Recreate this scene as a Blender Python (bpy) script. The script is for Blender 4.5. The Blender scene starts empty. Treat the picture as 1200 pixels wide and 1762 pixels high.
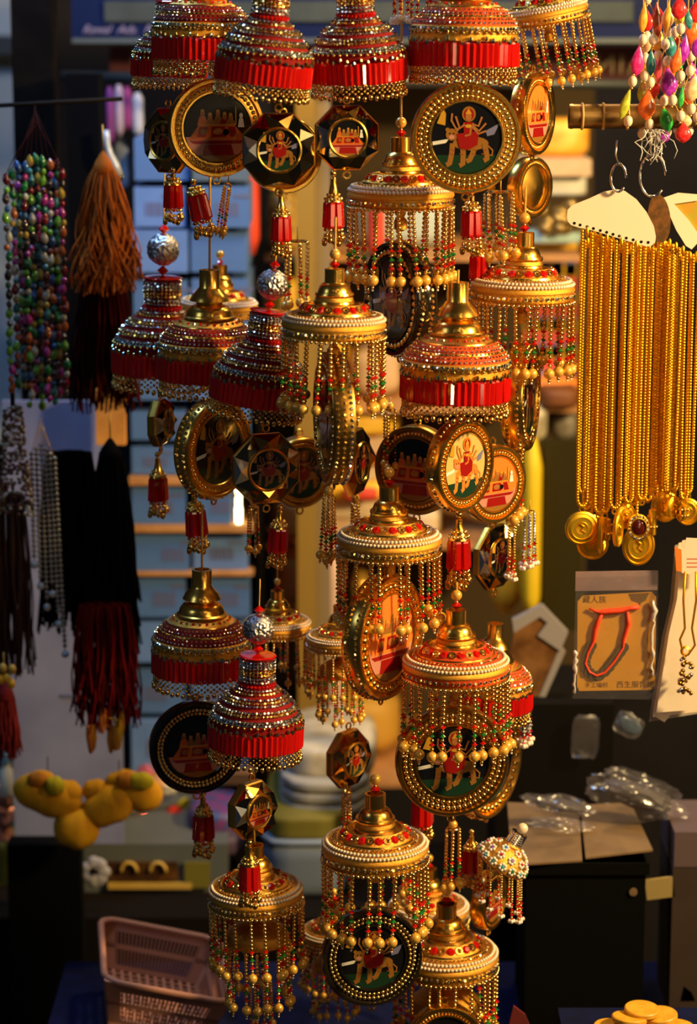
import bpy, math, random
from mathutils import Vector, Matrix, Euler
random.seed(7)
PI = math.pi
scene = bpy.context.scene
col = scene.collection

# ------------------------------------------------------------------ camera
F = 4200.0                                  # focal length in pixels of the 1200x1762 frame
TH = math.atan(881 / F)                     # downward pitch
CAM = Vector((0, 0, 1.9))
FOC = 2.1                                   # distance of the hanging ornaments
cd = bpy.data.cameras.new('camera')
cam = bpy.data.objects.new('camera', cd); col.objects.link(cam)
cam.location = CAM; cam.rotation_euler = (PI / 2 - TH, 0, 0)
cd.sensor_fit = 'VERTICAL'; cd.sensor_height = 36; cd.lens = F / 1762 * 36
cd.clip_start = 0.05
cd.dof.use_dof = True; cd.dof.focus_distance = 2.12; cd.dof.aperture_fstop = 4.2
scene.camera = cam
# ------------------------------------------------------------------ light
scene.view_settings.view_transform = 'Standard'
scene.view_settings.look = 'None'
scene.view_settings.gamma = 1
scene.view_settings.use_curve_mapping = False
scene.view_settings.exposure = -0.08
scene.cycles.use_denoising = True
scene.cycles.max_bounces = 6
scene.cycles.sample_clamp_indirect = 4
wd = bpy.data.worlds.new('world'); scene.world = wd; wd.use_nodes = True
wd.node_tree.nodes['Background'].inputs[0].default_value = (0.25, 0.28, 0.36, 1)
wd.node_tree.nodes['Background'].inputs[1].default_value = 0.05

def lamp(name, kind, loc, energy, color, size=0.05, aim=None, cone=None):
    d = bpy.data.lights.new(name, kind); d.energy = energy; d.color = color
    if kind == 'AREA': d.shape = 'DISK'; d.size = size
    else: d.shadow_soft_size = size
    if cone: d.spot_size = math.radians(cone); d.spot_blend = 0.6
    o = bpy.data.objects.new(name, d); col.objects.link(o); o.location = loc
    if aim is not None:
        o.rotation_euler = (Vector(aim) - Vector(loc)).to_track_quat('-Z', 'Y').to_euler()
    return o
WARM = (1.0, 0.69, 0.30)
lamp('street_lamp_light', 'AREA', (1.5, 1.5, 2.3), 72, WARM, 0.16, (0.1, 2.1, 1.45))
lamp('bulb_light', 'POINT', (1.05, 1.7, 1.7), 3.4, (1, 0.66, 0.3), 0.03)
lamp('bulb_light', 'POINT', (0.75, 1.2, 2.2), 2.6, (1, 0.7, 0.34), 0.03)
for x, y, z, e in ((0.35, 0.75, 2.6, 1.2), (0.62, 0.6, 1.55, 0.9), (-0.25, 0.7, 2.7, 0.5), (0.95, 1.25, 1.35, 1.0), (0.5, 1.15, 2.65, 1.3), (0.1, 0.5, 1.35, 0.35), (0.8, 0.9, 2.7, 1.2)):
    lamp('sparkle_bulb_light', 'POINT', (x, y, z), e, (1, 0.74, 0.4), 0.022)  # added small bulbs, put in for sparkle on stones and gold
lamp('gold_highlight_fill', 'AREA', (1.15, 0.5, 2.0), 5.0, (1.0, 0.72, 0.36), 0.7, (0.05, 2.1, 1.45))  # added soft warm fill, lays broad highlights on the gold
lamp('daylight', 'AREA', (-1.3, 1.3, 2.5), 2.0, (0.5, 0.7, 1.0), 0.5, (-0.1, 2.2, 1.6))
lamp('stall_bulb', 'AREA', (0.24, 2.6, 2.3), 8.5, (1.0, 0.70, 0.32), 0.12, (0.2, 3.05, 1.2))
lamp('cool_fill_light', 'AREA', (-0.30, 2.42, 2.3), 7.5, (0.30, 0.55, 1.0), 0.3, (-0.30, 2.95, 1.4))  # added unseen area light, stands in for bluish ambient light on the cartons
lamp('stall_bulb', 'POINT', (0.42, 2.6, 2.1), 2.0, (1.0, 0.68, 0.3), 0.05)

# ------------------------------------------------------------------ helpers
U = 0.0005                                   # one picture pixel at the ornaments, in metres
CT, ST = math.cos(TH), math.sin(TH)
def W(px, py, dy=0.0):
    """the point where the line of sight through a pixel meets the upright plane dy behind the ornaments"""
    x, y = (px - 600) / F, -(py - 881) / F
    d = Vector((x, CT + y * ST, -ST + y * CT))
    return CAM + d * ((FOC + dy) / d.y)
def S(px, py, dy=0.0):
    y = -(py - 881) / F
    return (FOC + dy) / (CT + y * ST) / F / U

MATS = {}
def mat(name, c=(0.8, 0.8, 0.8), rough=0.5, metal=0.0, coat=0.0, trans=0.0, spec=0.5, noise=None, bump=0.0, bscale=400, ior=1.45, alpha=1.0, sheen=0.0):
    if name in MATS: return MATS[name]
    m = bpy.data.materials.new(name); m.use_nodes = True
    nt = m.node_tree; b = nt.nodes['Principled BSDF']
    b.inputs['Base Color'].default_value = (*c, 1); b.inputs['Roughness'].default_value = rough
    b.inputs['Metallic'].default_value = metal; b.inputs['Coat Weight'].default_value = coat
    b.inputs['Coat Roughness'].default_value = 0.06
    b.inputs['Transmission Weight'].default_value = trans; b.inputs['IOR'].default_value = ior
    b.inputs['Specular IOR Level'].default_value = spec; b.inputs['Alpha'].default_value = alpha
    b.inputs['Sheen Weight'].default_value = sheen
    if noise or bump:
        tc = nt.nodes.new('ShaderNodeTexCoord'); n = nt.nodes.new('ShaderNodeTexNoise')
        n.inputs['Scale'].default_value = bscale; n.inputs['Detail'].default_value = 4
        nt.links.new(tc.outputs['Object'], n.inputs['Vector'])
        if noise:
            mx = nt.nodes.new('ShaderNodeMix'); mx.data_type = 'RGBA'
            mx.inputs['A'].default_value = (*c, 1); mx.inputs['B'].default_value = (*noise, 1)
            r = nt.nodes.new('ShaderNodeMapRange'); r.inputs['From Min'].default_value = 0.4; r.inputs['From Max'].default_value = 0.62
            nt.links.new(n.outputs['Fac'], r.inputs['Value']); nt.links.new(r.outputs['Result'], mx.inputs['Factor'])
            nt.links.new(mx.outputs['Result'], b.inputs['Base Color'])
        if bump:
            bp = nt.nodes.new('ShaderNodeBump'); bp.inputs['Strength'].default_value = bump; bp.inputs['Distance'].default_value = 0.001
            nt.links.new(n.outputs['Fac'], bp.inputs['Height']); nt.links.new(bp.outputs['Normal'], b.inputs['Normal'])
    MATS[name] = m
    return m
GOLD = mat('polished gold', (0.97, 0.56, 0.10), 0.24, 1)
BRAID = mat('gold braid', (0.85, 0.42, 0.045), 0.45, 0.65, noise=(0.6, 0.25, 0.025), bump=0.5, bscale=1800)
LACE = mat('gold lace', (0.90, 0.48, 0.08), 0.36, 1, noise=(0.5, 0.23, 0.03), bump=0.6, bscale=1500)
BEADG = mat('gold bead', (1.0, 0.64, 0.17), 0.2, 1)
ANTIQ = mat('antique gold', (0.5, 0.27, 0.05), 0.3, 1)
SILV = mat('silver', (0.8, 0.82, 0.86), 0.15, 1)
RHIN = mat('rhinestone', (0.95, 0.93, 0.9), 0.2, 1)
RHGO = mat('gold rhinestone', (1.0, 0.72, 0.28), 0.2, 1)
RHAB = mat('iridescent rhinestone', (0.45, 0.72, 0.7), 0.18, 1)
RED = mat('red glass', (0.85, 0.012, 0.006), 0.08, 0, coat=0.8, trans=0.55)
REDT = mat('red thread', (0.20, 0.003, 0.003), 0.7, 0, spec=0.2, bump=0.3, bscale=2500)
ORNT = mat('orange thread', (0.68, 0.085, 0.012), 0.6, 0, spec=0.25, noise=(0.42, 0.035, 0.006), bump=0.4, bscale=2500)
GREEN = mat('green glass', (0.01, 0.16, 0.025), 0.08, 0, coat=0.6)
PEARL = mat('golden pearl', (0.84, 0.48, 0.075), 0.24, 0.3, coat=0.7)
WPEARL = mat('white pearl', (0.80, 0.66, 0.50), 0.2, 0, coat=0.6)
WHITE = mat('white bead', (0.82, 0.76, 0.68), 0.3, 0, coat=0.3)
DARKM = mat('dark mirror', (0.34, 0.26, 0.14), 0.06, 1)
DARKE = mat('black lacquer', (0.012, 0.009, 0.006), 0.12, 0, coat=0.7)
AMBM = mat('amber mirror', (0.75, 0.38, 0.09), 0.08, 1)
CORD = mat('gold cord', (0.62, 0.36, 0.08), 0.42, 0.7, bump=0.6, bscale=2500)
PB = mat('picture black', (0.006, 0.006, 0.008), 0.15, coat=0.5)
PGN = mat('picture dark green', (0.01, 0.035, 0.018), 0.15, coat=0.5)
PTG = mat('picture tawny', (0.27, 0.115, 0.02), 0.2, coat=0.5)
PSK = mat('picture skin', (0.34, 0.13, 0.035), 0.2, coat=0.5)
PRD = mat('picture red', (0.26, 0.008, 0.006), 0.2, coat=0.5)
POR = mat('picture orange', (0.55, 0.12, 0.012), 0.2, coat=0.5)
PPK = mat('picture pink', (0.5, 0.22, 0.17), 0.2, coat=0.5)
PYL = mat('picture yellow', (0.5, 0.26, 0.025), 0.2, coat=0.5)
PWH = mat('picture white', (0.7, 0.68, 0.62), 0.2, coat=0.5)
PRO = mat('picture lit orange', (0.85, 0.20, 0.03), 0.2, coat=0.4); PRP = mat('picture lit pale', (0.55, 0.40, 0.13), 0.2, coat=0.4)  # brighter copies for lit medallions: the light is put into the print colours
PST = mat('picture stripe', (0.22, 0.06, 0.015), 0.2, coat=0.5)

class MB:
    """collects geometry in picture pixels (or metres) and links it as one mesh object"""
    def __init__(self): self.v, self.f, self.m, self.s, self.mats = [], [], [], [], []
    def mi(self, m):
        if m not in self.mats: self.mats.append(m)
        return self.mats.index(m)
    def add(self, vs, fs, m, smooth=True):
        o = len(self.v); k = self.mi(m)
        self.v += [tuple(p) for p in vs]
        for f in fs: self.f.append([i + o for i in f]); self.m.append(k); self.s.append(smooth)
    def sphere(self, c, r, m, seg=8, rings=5, sz=1.0, smooth=True):
        vs = [(c[0], c[1], c[2] + r * sz)]
        for i in range(1, rings):
            a = PI * i / rings
            for j in range(seg):
                b = 2 * PI * j / seg
                vs.append((c[0] + r * math.sin(a) * math.cos(b), c[1] + r * math.sin(a) * math.sin(b), c[2] + r * sz * math.cos(a)))
        vs.append((c[0], c[1], c[2] - r * sz)); e = len(vs) - 1
        fs = [(0, 1 + j, 1 + (j + 1) % seg) for j in range(seg)]
        for i in range(rings - 2):
            for j in range(seg):
                a = 1 + i * seg; fs.append((a + j, a + seg + j, a + seg + (j + 1) % seg, a + (j + 1) % seg))
        a = 1 + (rings - 2) * seg
        fs += [(e, a + (j + 1) % seg, a + j) for j in range(seg)]
        self.add(vs, fs, m, smooth)
    def bicone(self, c, r, h, m, seg=6):
        vs = [(c[0], c[1], c[2] + h / 2)] + [(c[0] + r * math.cos(2 * PI * j / seg), c[1] + r * math.sin(2 * PI * j / seg), c[2]) for j in range(seg)] + [(c[0], c[1], c[2] - h / 2)]
        fs = [(0, 1 + j, 1 + (j + 1) % seg) for j in range(seg)] + [(seg + 1, 1 + (j + 1) % seg, 1 + j) for j in range(seg)]
        self.add(vs, fs, m, False)
    def lathe(self, prof, m, n=48, axis='z', smooth=True, phase=0.0, squash=1.0):
        pr = [prof[0]]; brk = set()          # split the surface where the profile turns sharply
        for i in range(1, len(prof)):
            pr.append(prof[i])
            if smooth and i < len(prof) - 1:
                a = math.atan2(prof[i][1] - prof[i - 1][1], prof[i][0] - prof[i - 1][0]); b = math.atan2(prof[i + 1][1] - prof[i][1], prof[i + 1][0] - prof[i][0])
                if abs((b - a + PI) % (2 * PI) - PI) > 0.62: brk.add(len(pr) - 1); pr.append(prof[i])
        prof = pr
        vs = []
        for r, h in prof:
            for j in range(n):
                a = 2 * PI * j / n + phase
                x, y = r * math.cos(a), r * math.sin(a)
                vs.append((x, y, h) if axis == 'z' else (x, h, y))
        fs = []
        for i in range(len(prof) - 1):
            if i in brk: continue
            for j in range(n):
                a, b, c2, d = i * n + j, i * n + (j + 1) % n, (i + 1) * n + (j + 1) % n, (i + 1) * n + j
                fs.append((a, d, c2, b) if axis == 'z' else (a, b, c2, d))
        self.add(vs, fs, m, smooth)
    def torus(self, R, r, h, m, n=48, k=8, axis='z'):
        prof = [(R + r * math.cos(2 * PI * i / k), h + r * math.sin(2 * PI * i / k)) for i in range(k + 1)]
        self.lathe(prof[::-1], m, n, axis)
    def stone(self, p, nrm, r, m, h=None, seg=6):
        """a faceted gem lying on a surface"""
        n = Vector(nrm).normalized(); t = n.orthogonal().normalized(); b = n.cross(t); p = Vector(p); h = h or r * 0.7
        rot = random.random() * PI
        ring = lambda rr, hh: [p + n * hh + (t * math.cos(2 * PI * j / seg + rot) + b * math.sin(2 * PI * j / seg + rot)) * rr for j in range(seg)]
        tl = (t * random.uniform(-1, 1) + b * random.uniform(-1, 1)) * 0.32
        vs = ring(r, 0) + [q + n * ((q - p).dot(tl)) for q in ring(r * 0.55, h)]
        fs = [(j, (j + 1) % seg, seg + (j + 1) % seg, seg + j) for j in range(seg)] + [tuple(range(seg, 2 * seg))]
        self.add(vs, fs, m, False)
    def stone_row(self, R, z, r, count, m, slope=0.0, axis='z', h=None, seg=6, alt=None):
        for j in range(count):
            a = 2 * PI * (j + 0.5) / count
            c, s = math.cos(a), math.sin(a)
            mm = alt if (alt and j % 2) else m
            if axis == 'z': self.stone((R * c, R * s, z), (c, s, slope), r, mm, h, seg)
            else: self.stone((R * c, z, R * s), (c * slope, -1 if slope != 9 else 0, s * slope), r, mm, h, seg)
    def bead_row(self, R, z, r, count, m, axis='z', seg=6, rings=4, phase=0.0):
        for j in range(count):
            a = 2 * PI * (j + phase) / count
            self.sphere((R * math.cos(a), R * math.sin(a), z) if axis == 'z' else (R * math.cos(a), z, R * math.sin(a)), r, m, seg, rings)
    def box(self, a, b, m, bev=0.0):
        (x0, y0, z0), (x1, y1, z1) = a, b
        vs = [(x0, y0, z0), (x1, y0, z0), (x1, y1, z0), (x0, y1, z0), (x0, y0, z1), (x1, y0, z1), (x1, y1, z1), (x0, y1, z1)]
        self.add(vs, [(0, 3, 2, 1), (4, 5, 6, 7), (0, 1, 5, 4), (1, 2, 6, 5), (2, 3, 7, 6), (3, 0, 4, 7)], m, False)
    def tube(self, path, r, m, k=6, caps=True, smooth=True, closed=False):
        P = [Vector(p) for p in path]; n = len(P); vs = []
        up = None
        for i in range(n):
            d = (P[(i + 1) % n] - P[i - 1]) if closed else (P[min(i + 1, n - 1)] - P[max(i - 1, 0)])
            d = d.normalized() if d.length > 1e-9 else Vector((0, 0, 1))
            if up is None: up = d.orthogonal()
            up = (up - d * up.dot(d)); up = up.normalized() if up.length > 1e-6 else d.orthogonal().normalized()
            b = d.cross(up); rr = r[i] if isinstance(r, (list, tuple)) else r
            for j in range(k):
                a = 2 * PI * j / k; vs.append(P[i] + (up * math.cos(a) + b * math.sin(a)) * rr)
        fs = []
        for i in range(n if closed else n - 1):
            for j in range(k):
                i2 = (i + 1) % n
                fs.append((i * k + j, i * k + (j + 1) % k, i2 * k + (j + 1) % k, i2 * k + j))
        if caps and not closed: fs += [tuple(range(k))[::-1], tuple(range((n - 1) * k, n * k))]
        self.add(vs, fs, m, smooth)
    def flat(self, pts, y, m):
        """a print on a face that looks towards -y: points are (x, z)"""
        self.add([(p[0], y, p[1]) for p in pts], [tuple(range(len(pts)))], m, False)
    def slab(self, pts, y0, y1, m):
        """an outline in x, z with thickness from y0 to y1"""
        n = len(pts)
        vs = [(p[0], y0, p[1]) for p in pts] + [(p[0], y1, p[1]) for p in pts]
        fs = [tuple(range(n)), tuple(range(2 * n - 1, n - 1, -1))] + [(i, i + n, (i + 1) % n + n, (i + 1) % n) for i in range(n)]
        self.add(vs, fs, m, False)
    def mesh(self, name, unit=U):
        me = bpy.data.meshes.new(name)
        me.from_pydata([(x * unit, y * unit, z * unit) for x, y, z in self.v], [], self.f)
        for m in self.mats: me.materials.append(m)
        me.polygons.foreach_set('material_index', self.m); me.polygons.foreach_set('use_smooth', self.s)
        me.update(); return me
    def build(self, name, parent=None, unit=U, stuff=False):
        return obj(name, self.mesh(name, unit), parent, stuff=stuff)

def obj(name, me, parent=None, loc=None, rot=None, stuff=False, unit=U):
    o = bpy.data.objects.new(name, me); col.objects.link(o)
    if parent is not None: o.parent = parent
    if loc is not None: o.location = Vector(loc) * unit
    if rot is not None: o.rotation_euler = rot
    if stuff: o['kind'] = 'stuff'
    return o
def tag(o, label, cat, group=None):
    o['label'] = label; o['category'] = cat
    if group: o['group'] = group
    return o
def thing(name, label, cat, px, py, dy, group=None, rot=(0, 0, 0), sc=1.0):
    o = bpy.data.objects.new(name, None); col.objects.link(o); o.empty_display_size = 0.01
    o.location = W(px, py, dy); s = S(px, py, dy) * sc; o.scale = (s, s, s)
    o.rotation_euler = [math.radians(a) for a in rot]
    return tag(o, label, cat, group)
def struct(o): o['kind'] = 'structure'; return o
def ell(cx, cz, rx, rz, rot=0.0, n=16):
    c, s = math.cos(rot), math.sin(rot)
    return [(cx + rx * math.cos(t) * c - rz * math.sin(t) * s, cz + rx * math.cos(t) * s + rz * math.sin(t) * c) for t in [2 * PI * i / n for i in range(n)]]
def stroke(pts, w):
    """a thin ribbon along points as an outline"""
    l, r = [], []
    for i, p in enumerate(pts):
        a, b = Vector(pts[max(i - 1, 0)]), Vector(pts[min(i + 1, len(pts) - 1)])
        d = (b - a).normalized(); n = Vector((-d.y, d.x)) * w / 2
        l.append((p[0] + n.x, p[1] + n.y)); r.append((p[0] - n.x, p[1] - n.y))
    return r + l[::-1]

# ------------------------------------------------------------------ setting
def panel(name, x0, y0, x1, y1, dy, depth, m, label=None, cat=None, group=None, parent=None, kind=None, lean=0.0, zb=None, zdy=None):
    """a box whose front covers the pixel rectangle at distance dy; origin at its base"""
    a, b = W(x0, y1, dy), W(x1, y1, dy); top = W((x0 + x1) / 2, y0, dy)
    base = (a + b) / 2; w = b.x - a.x
    if zb is not None: base.z = zb
    if zdy is not None: base.z = W(x0, y1, zdy).z
    h = top.z - base.z
    mb = MB(); mb.box((-w / 2, 0, 0), (w / 2, depth, h), m)
    o = mb.build(name, parent, 1.0)
    o.location = base if parent is None else base - parent.location
    if lean: o.rotation_euler = (0, math.radians(lean), 0)
    if label: tag(o, label, cat, group)
    if kind == 'structure': struct(o)
    return o, w, h

floor = MB(); floor.box((-2.5, -0.5, -0.05), (2.5, 4.6, 0.0), mat('dark concrete', (0.05, 0.045, 0.04), 0.8, noise=(0.03, 0.028, 0.025), bscale=8))
struct(floor.build('floor', None, 1.0))
wb = MB(); wb.box((-2.5, 4.0, 0), (2.5, 4.1, 3.2), mat('dim back plaster', (0.014, 0.011, 0.013), 0.9, noise=(0.008, 0.006, 0.008), bscale=6))
struct(wb.build('wall_back', None, 1.0))

# ------------------------------------------------------------------ stall behind: structure
def cm(name, c, rough=0.6, **k): return mat(name, c, rough, **k)
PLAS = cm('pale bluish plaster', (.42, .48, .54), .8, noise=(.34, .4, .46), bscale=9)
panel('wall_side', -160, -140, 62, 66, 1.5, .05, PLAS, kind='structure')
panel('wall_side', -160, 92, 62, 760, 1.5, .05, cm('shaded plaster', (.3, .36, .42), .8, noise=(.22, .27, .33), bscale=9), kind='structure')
panel('trim_1', -160, 62, 62, 94, 1.44, .12, cm('dark ledge', (.03, .035, .04), .6), kind='structure')
DWOOD = cm('black stained wood', (.0022, .0016, .0015), .85, spec=.05, noise=(.004, .0028, .0024), bscale=30)
panel('trim_2', 58, -160, 124, 1460, .62, .05, DWOOD, kind='structure')
panel('trim_3', 128, 128, 182, 760, .56, .05, cm('black post paint', (.0015, .0015, .0025), .8, spec=.05), kind='structure')

# ------------------------------------------------------------------ table
TZ = W(1100, 1772, -.02).z
ZB = 0.90                                    # top of the low bench
t = bpy.data.objects.new('stall_table', None); col.objects.link(t); t.location = (.42, 1.96, 0)
tag(t, 'small table under a dark navy cloth carrying the golden discs', 'table')
NAVY = cm('navy cloth', (.003, .006, .045), .85, spec=.15, noise=(.002, .004, .028), bscale=60)
mb = MB(); mb.box((-.225, -.17, TZ - .03), (.225, .17, TZ), NAVY); mb.build('tabletop', t, 1.0)
for sx in (-.19, .19):
    for sy in (-.14, .14):
        mb = MB(); mb.box((sx - .025, sy - .025, 0), (sx + .025, sy + .025, TZ - .03), DWOOD); mb.build('leg', t, 1.0)

bench = bpy.data.objects.new('low_bench', None); col.objects.link(bench); bench.location = (0, 2.29, 0)
tag(bench, 'low navy draped bench carrying the pink basket and the black chest', 'bench')
mb = MB(); mb.box((-.30, -.13, ZB - .03), (.48, .15, ZB), NAVY); mb.build('seat_board', bench, 1.0)
for sx in (-.26, .44):
    for sy in (-.1, .12):
        mb = MB(); mb.box((sx - .025, sy - .025, 0), (sx + .025, sy + .025, ZB - .03), DWOOD); mb.build('leg', bench, 1.0)

# ------------------------------------------------------------------ signs
def text(name, body, x, y, dy, h, m, parent, shear=0.0, mirror=False, spacing=1.0, off=0.004, depth=.0008):
    c = bpy.data.curves.new(name, 'FONT'); c.body = body; c.size = 1; c.shear = shear; c.space_character = spacing; c.extrude = 0
    o = bpy.data.objects.new(name, c); col.objects.link(o); bpy.context.view_layer.update()
    me = bpy.data.meshes.new_from_object(o.evaluated_get(bpy.context.evaluated_depsgraph_get()))
    bpy.data.objects.remove(o); bpy.data.curves.remove(c)
    s = h * S(x, y, dy) * U / 0.7; p = W(x, y, dy)
    R_ = Matrix.Rotation(PI / 2, 4, 'X') @ Matrix.Diagonal((-s if mirror else s, s, s, 1))
    me.transform(R_); me.materials.append(m); me.name = name
    if mirror: me.flip_normals()
    o = bpy.data.objects.new(name, me); col.objects.link(o); o.parent = parent
    o.location = p - parent.location - Vector((0, off, 0)); return o
BLUE = cm('blue sign paint', (.0015, .006, .042), .5, spec=.2); BGREY = cm('grey sign band', (.042, .052, .052), .7, spec=.2, noise=(.034, .042, .042), bscale=25)
sg, w, h = panel('shop_sign', 124, -150, 1230, 70, .95, .03, BLUE, 'long blue shop sign with a grey band across the top', 'sign')
def child_panel(parent, name, x0, y0, x1, y1, dy, depth, m):
    return panel(name, x0, y0, x1, y1, dy, depth, m, parent=parent)[0]
child_panel(sg, 'grey_band', 180, 2, 1090, 37, .945, .005, BGREY)
child_panel(sg, 'metal_edge', 124, 66, 1230, 74, .93, .05, cm('dull aluminium', (.12, .14, .14), .4, metal=.6))
SCR = cm('sign script', (.2, .16, .24), .6)
text('lettering', 'Rawal  Ads.  R', 142, 57, .944, 14, SCR, sg, .45)
MAR = cm('maroon board', (.075, .022, .025), .7, spec=.2); CRM = cm('beige lettering', (.17, .13, .06), .6)
ms, w, h = panel('maroon_sign', 190, 80, 1150, 140, 1.02, .03, MAR, 'maroon board with reversed beige letters under the blue sign', 'sign')
text('lettering', 'MAIN', 1150, 127, 1.015, 33, CRM, ms, 0, True, 1.15)
text('lettering', 'E', 236, 106, 1.015, 20, CRM, ms, 0, True)
lr = MB(); lr.tube([W(105, 131, .8), W(1220, 148, .8)], .006, cm('dark steel', (.12, .13, .13), .35, metal=.8), 10); lr = lr.build('steel_rail', None, 1.0)
tag(lr, 'dark steel rail running below the maroon board', 'rail')

# ------------------------------------------------------------------ shelf stack of cartons, left of centre
SW = cm('orange shelf wood', (.5, .24, .08), .6, noise=(.4, .18, .055), bscale=40)
sh = bpy.data.objects.new('shelf_unit', None); col.objects.link(sh); sh.location = Vector((W(320, 1340, .8).x, FOC + .8, 0))
tag(sh, 'orange wooden shelf unit filled with pale cartons', 'shelf')
def shelf_board(x0, x1, yt, yb, dy=.74, depth=.3): child_panel(sh, 'shelf_board', x0, yt, x1, yb, dy, depth, SW)
for yt, yb in ((823, 835), (904, 916), (985, 991), (1331, 1350)): shelf_board(222, 436, yt, yb)
mb = MB(); a = W(436, 300, .74); b_ = W(446, 300, .74)
for x0, x1 in ((216, 222), (436, 442)):
    A, B = W(x0, 200, .74), W(x1, 200, .74)
    q = MB(); q.box((A.x, FOC + .76, 0), (B.x, FOC + 1.04, W(300, 700, .74).z), DWOOD); o = q.build('upright', sh, 1.0); o.location = -sh.location
CAR = [cm('carton white', (.115, .215, .50), .45, noise=(.09, .18, .43), bscale=20), cm('carton pale blue', (.07, .15, .36), .45), cm('carton grey', (.08, .12, .17), .5)]
INK = cm('carton print', (.10, .11, .2), .6)
rows = [(238, 312, 2), (320, 392, 0), (396, 470, 0), (478, 560, 1), (566, 628, 0), (632, 690, 1), (704, 760, 1), (764, 820, 1), (838, 903, 1), (918, 984, 0), (992, 1064, 1), (1070, 1142, 0), (1150, 1232, 1), (1238, 1330, 0)]
ordn = 'first second third fourth fifth sixth seventh eighth ninth tenth eleventh twelfth thirteenth fourteenth'.split()
rd = random.Random(2)
for i, (y0, y1, c) in enumerate(rows):
    for j, (x0, x1) in enumerate(((226, 326), (328, 432))):
        d = .745 + rd.uniform(0, .012); x0_, x1_ = x0 + rd.uniform(0, 6), x1 - rd.uniform(0, 7)
        if i == 8 and j: x1_ = 398
        o, w, h = panel('carton', x0_, y0 + rd.uniform(0, 5), x1_, y1, d, .2, CAR[c if rd.random() < .7 else 1], f'pale carton, {ordn[i]} from the top in the {("outer", "inner")[j]} column of the shelf unit', 'carton', 'pale cartons on the shelf unit', zdy=.74)
        if rd.random() < .75:
            q = MB(); bx = (rd.uniform(-.3, .05)) * w
            for k in range(7): q.box((bx + k * .0042, -.0006, h * .28), (bx + k * .0042 + .0022 + .001 * (k % 2), .0002, h * .62), INK)
            q.box((bx + .05 * (w / .06) * .4, -.0006, h * .74), (bx + .02 + w * .3, .0002, h * .82), INK)
            q.build('printed_label', o, 1.0)
# bright upright streak beside the cartons, built as an emissive tube
GLOW = bpy.data.materials.new('warm glow'); GLOW.use_nodes = True
g = GLOW.node_tree.nodes['Principled BSDF']; g.inputs['Emission Color'].default_value = (1, .8, .42, 1); g.inputs['Emission Strength'].default_value = 9; g.inputs['Base Color'].default_value = (1, .9, .7, 1)
t = thing('glow_tube', 'short glowing upright tube beside the pale cartons', 'lamp', 411, 900, .755, sc=.72)
mb = MB(); mb.lathe([(1, 0), (7, 2), (7.5, 34), (6, 40), (6, 52), (6, 88), (1, 91)], GLOW, 14); mb.build('tube', t)
mb = MB(); mb.lathe([(1, -12), (8, -12), (8, 1), (1, 1)], SILV, 14); mb.build('socket', t)

# ------------------------------------------------------------------ coloured goods behind the middle
def goods(name, x0, y0, x1, y1, dy, depth, m, label, cat, group=None, puff=True, lean=0, zdy=None):
    """a soft rounded package: a bulging box"""
    a, b = W(x0, y1, dy), W(x1, y1, dy); tp = W((x0 + x1) / 2, y0, dy); base = (a + b) / 2
    if .9 <= dy < 1.03 and y1 in (440, 700, 934, 935, 1340): base.z = W(x0, y1, .92).z
    w, h = b.x - a.x, tp.z - base.z
    mb = MB(); n, mrows = 20, 7; rr = min(h, depth, w) * .28 if puff else min(h, w) * .05
    prof = []
    for i in range(mrows + 1):
        z = h * i / mrows; e = min(z, h - z); ins = 0 if e >= rr else rr - math.sqrt(max(0, rr * rr - (rr - e) ** 2))
        ring = []
        for k in range(n):
            t_ = 2 * PI * k / n; c, s = math.cos(t_), math.sin(t_); p = 6 if not puff else 3.5
            q = (abs(c) ** p + abs(s) ** p) ** (-1 / p)
            ring.append((c * q * (w / 2 - ins), depth / 2 + s * q * (depth / 2 - ins), z))
        prof.append(ring)
    vs = [p for r in prof for p in r]; fs = [(i * n + k, i * n + (k + 1) % n, (i + 1) * n + (k + 1) % n, (i + 1) * n + k) for i in range(mrows) for k in range(n)]
    fs += [tuple(range(n))[::-1], tuple(range(mrows * n, mrows * n + n))]
    mb.add(vs, fs, m, True); o = mb.build(name, None, 1.0); o.location = base
    if lean: o.rotation_euler = (0, math.radians(lean), 0)
    return tag(o, label, cat, group)
YEL = cm('yellow wrap', (.78, .45, .03), .5); REDW = cm('red wrap', (.6, .05, .02), .5); ORW = cm('orange wrap', (.75, .22, .03), .5)
TAN = cm('tan linen', (.55, .38, .22), .8, noise=(.5, .34, .19), bscale=50); IVO = cm('ivory cloth', (.58, .45, .28), .8); OCH = cm('ochre paint', (.5, .32, .06), .6)
OLV = cm('olive cardboard', (.14, .12, .01), .7); SLT = cm('slate blue board', (.13, .17, .24), .6); PKW = cm('pinkish board', (.55, .38, .34), .7)
mid = bpy.data.objects.new('display_rack', None); col.objects.link(mid); mid.location = Vector((W(560, 1340, .95).x, FOC + 1.05, 0)); tag(mid, 'ochre display rack behind the cluster holding bright packets', 'rack')
def rack(name, x0, y0, x1, y1, dy, depth, m):
    o = panel(name, x0, y0, x1, y1, dy, depth, m, parent=mid)[0]; return o
rack('post', 518, 100, 548, 2300, .84, .04, cm('dim ochre paint', (.26, .15, .02), .6)); rack('cream_strip', 549, 100, 572, 2300, .86, .03, cm('dull cream strip', (.2, .145, .07), .8))
rack('back_board', 474, 150, 1000, 1340, 1.25, .02, cm('dark olive board', (.06, .036, .008), .8, noise=(.06, .035, .01), bscale=14))
for yy in (440, 700, 935, 1345): rack('shelf_board', 456, yy, 1000, yy + 10, .92, .3, SW)

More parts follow.
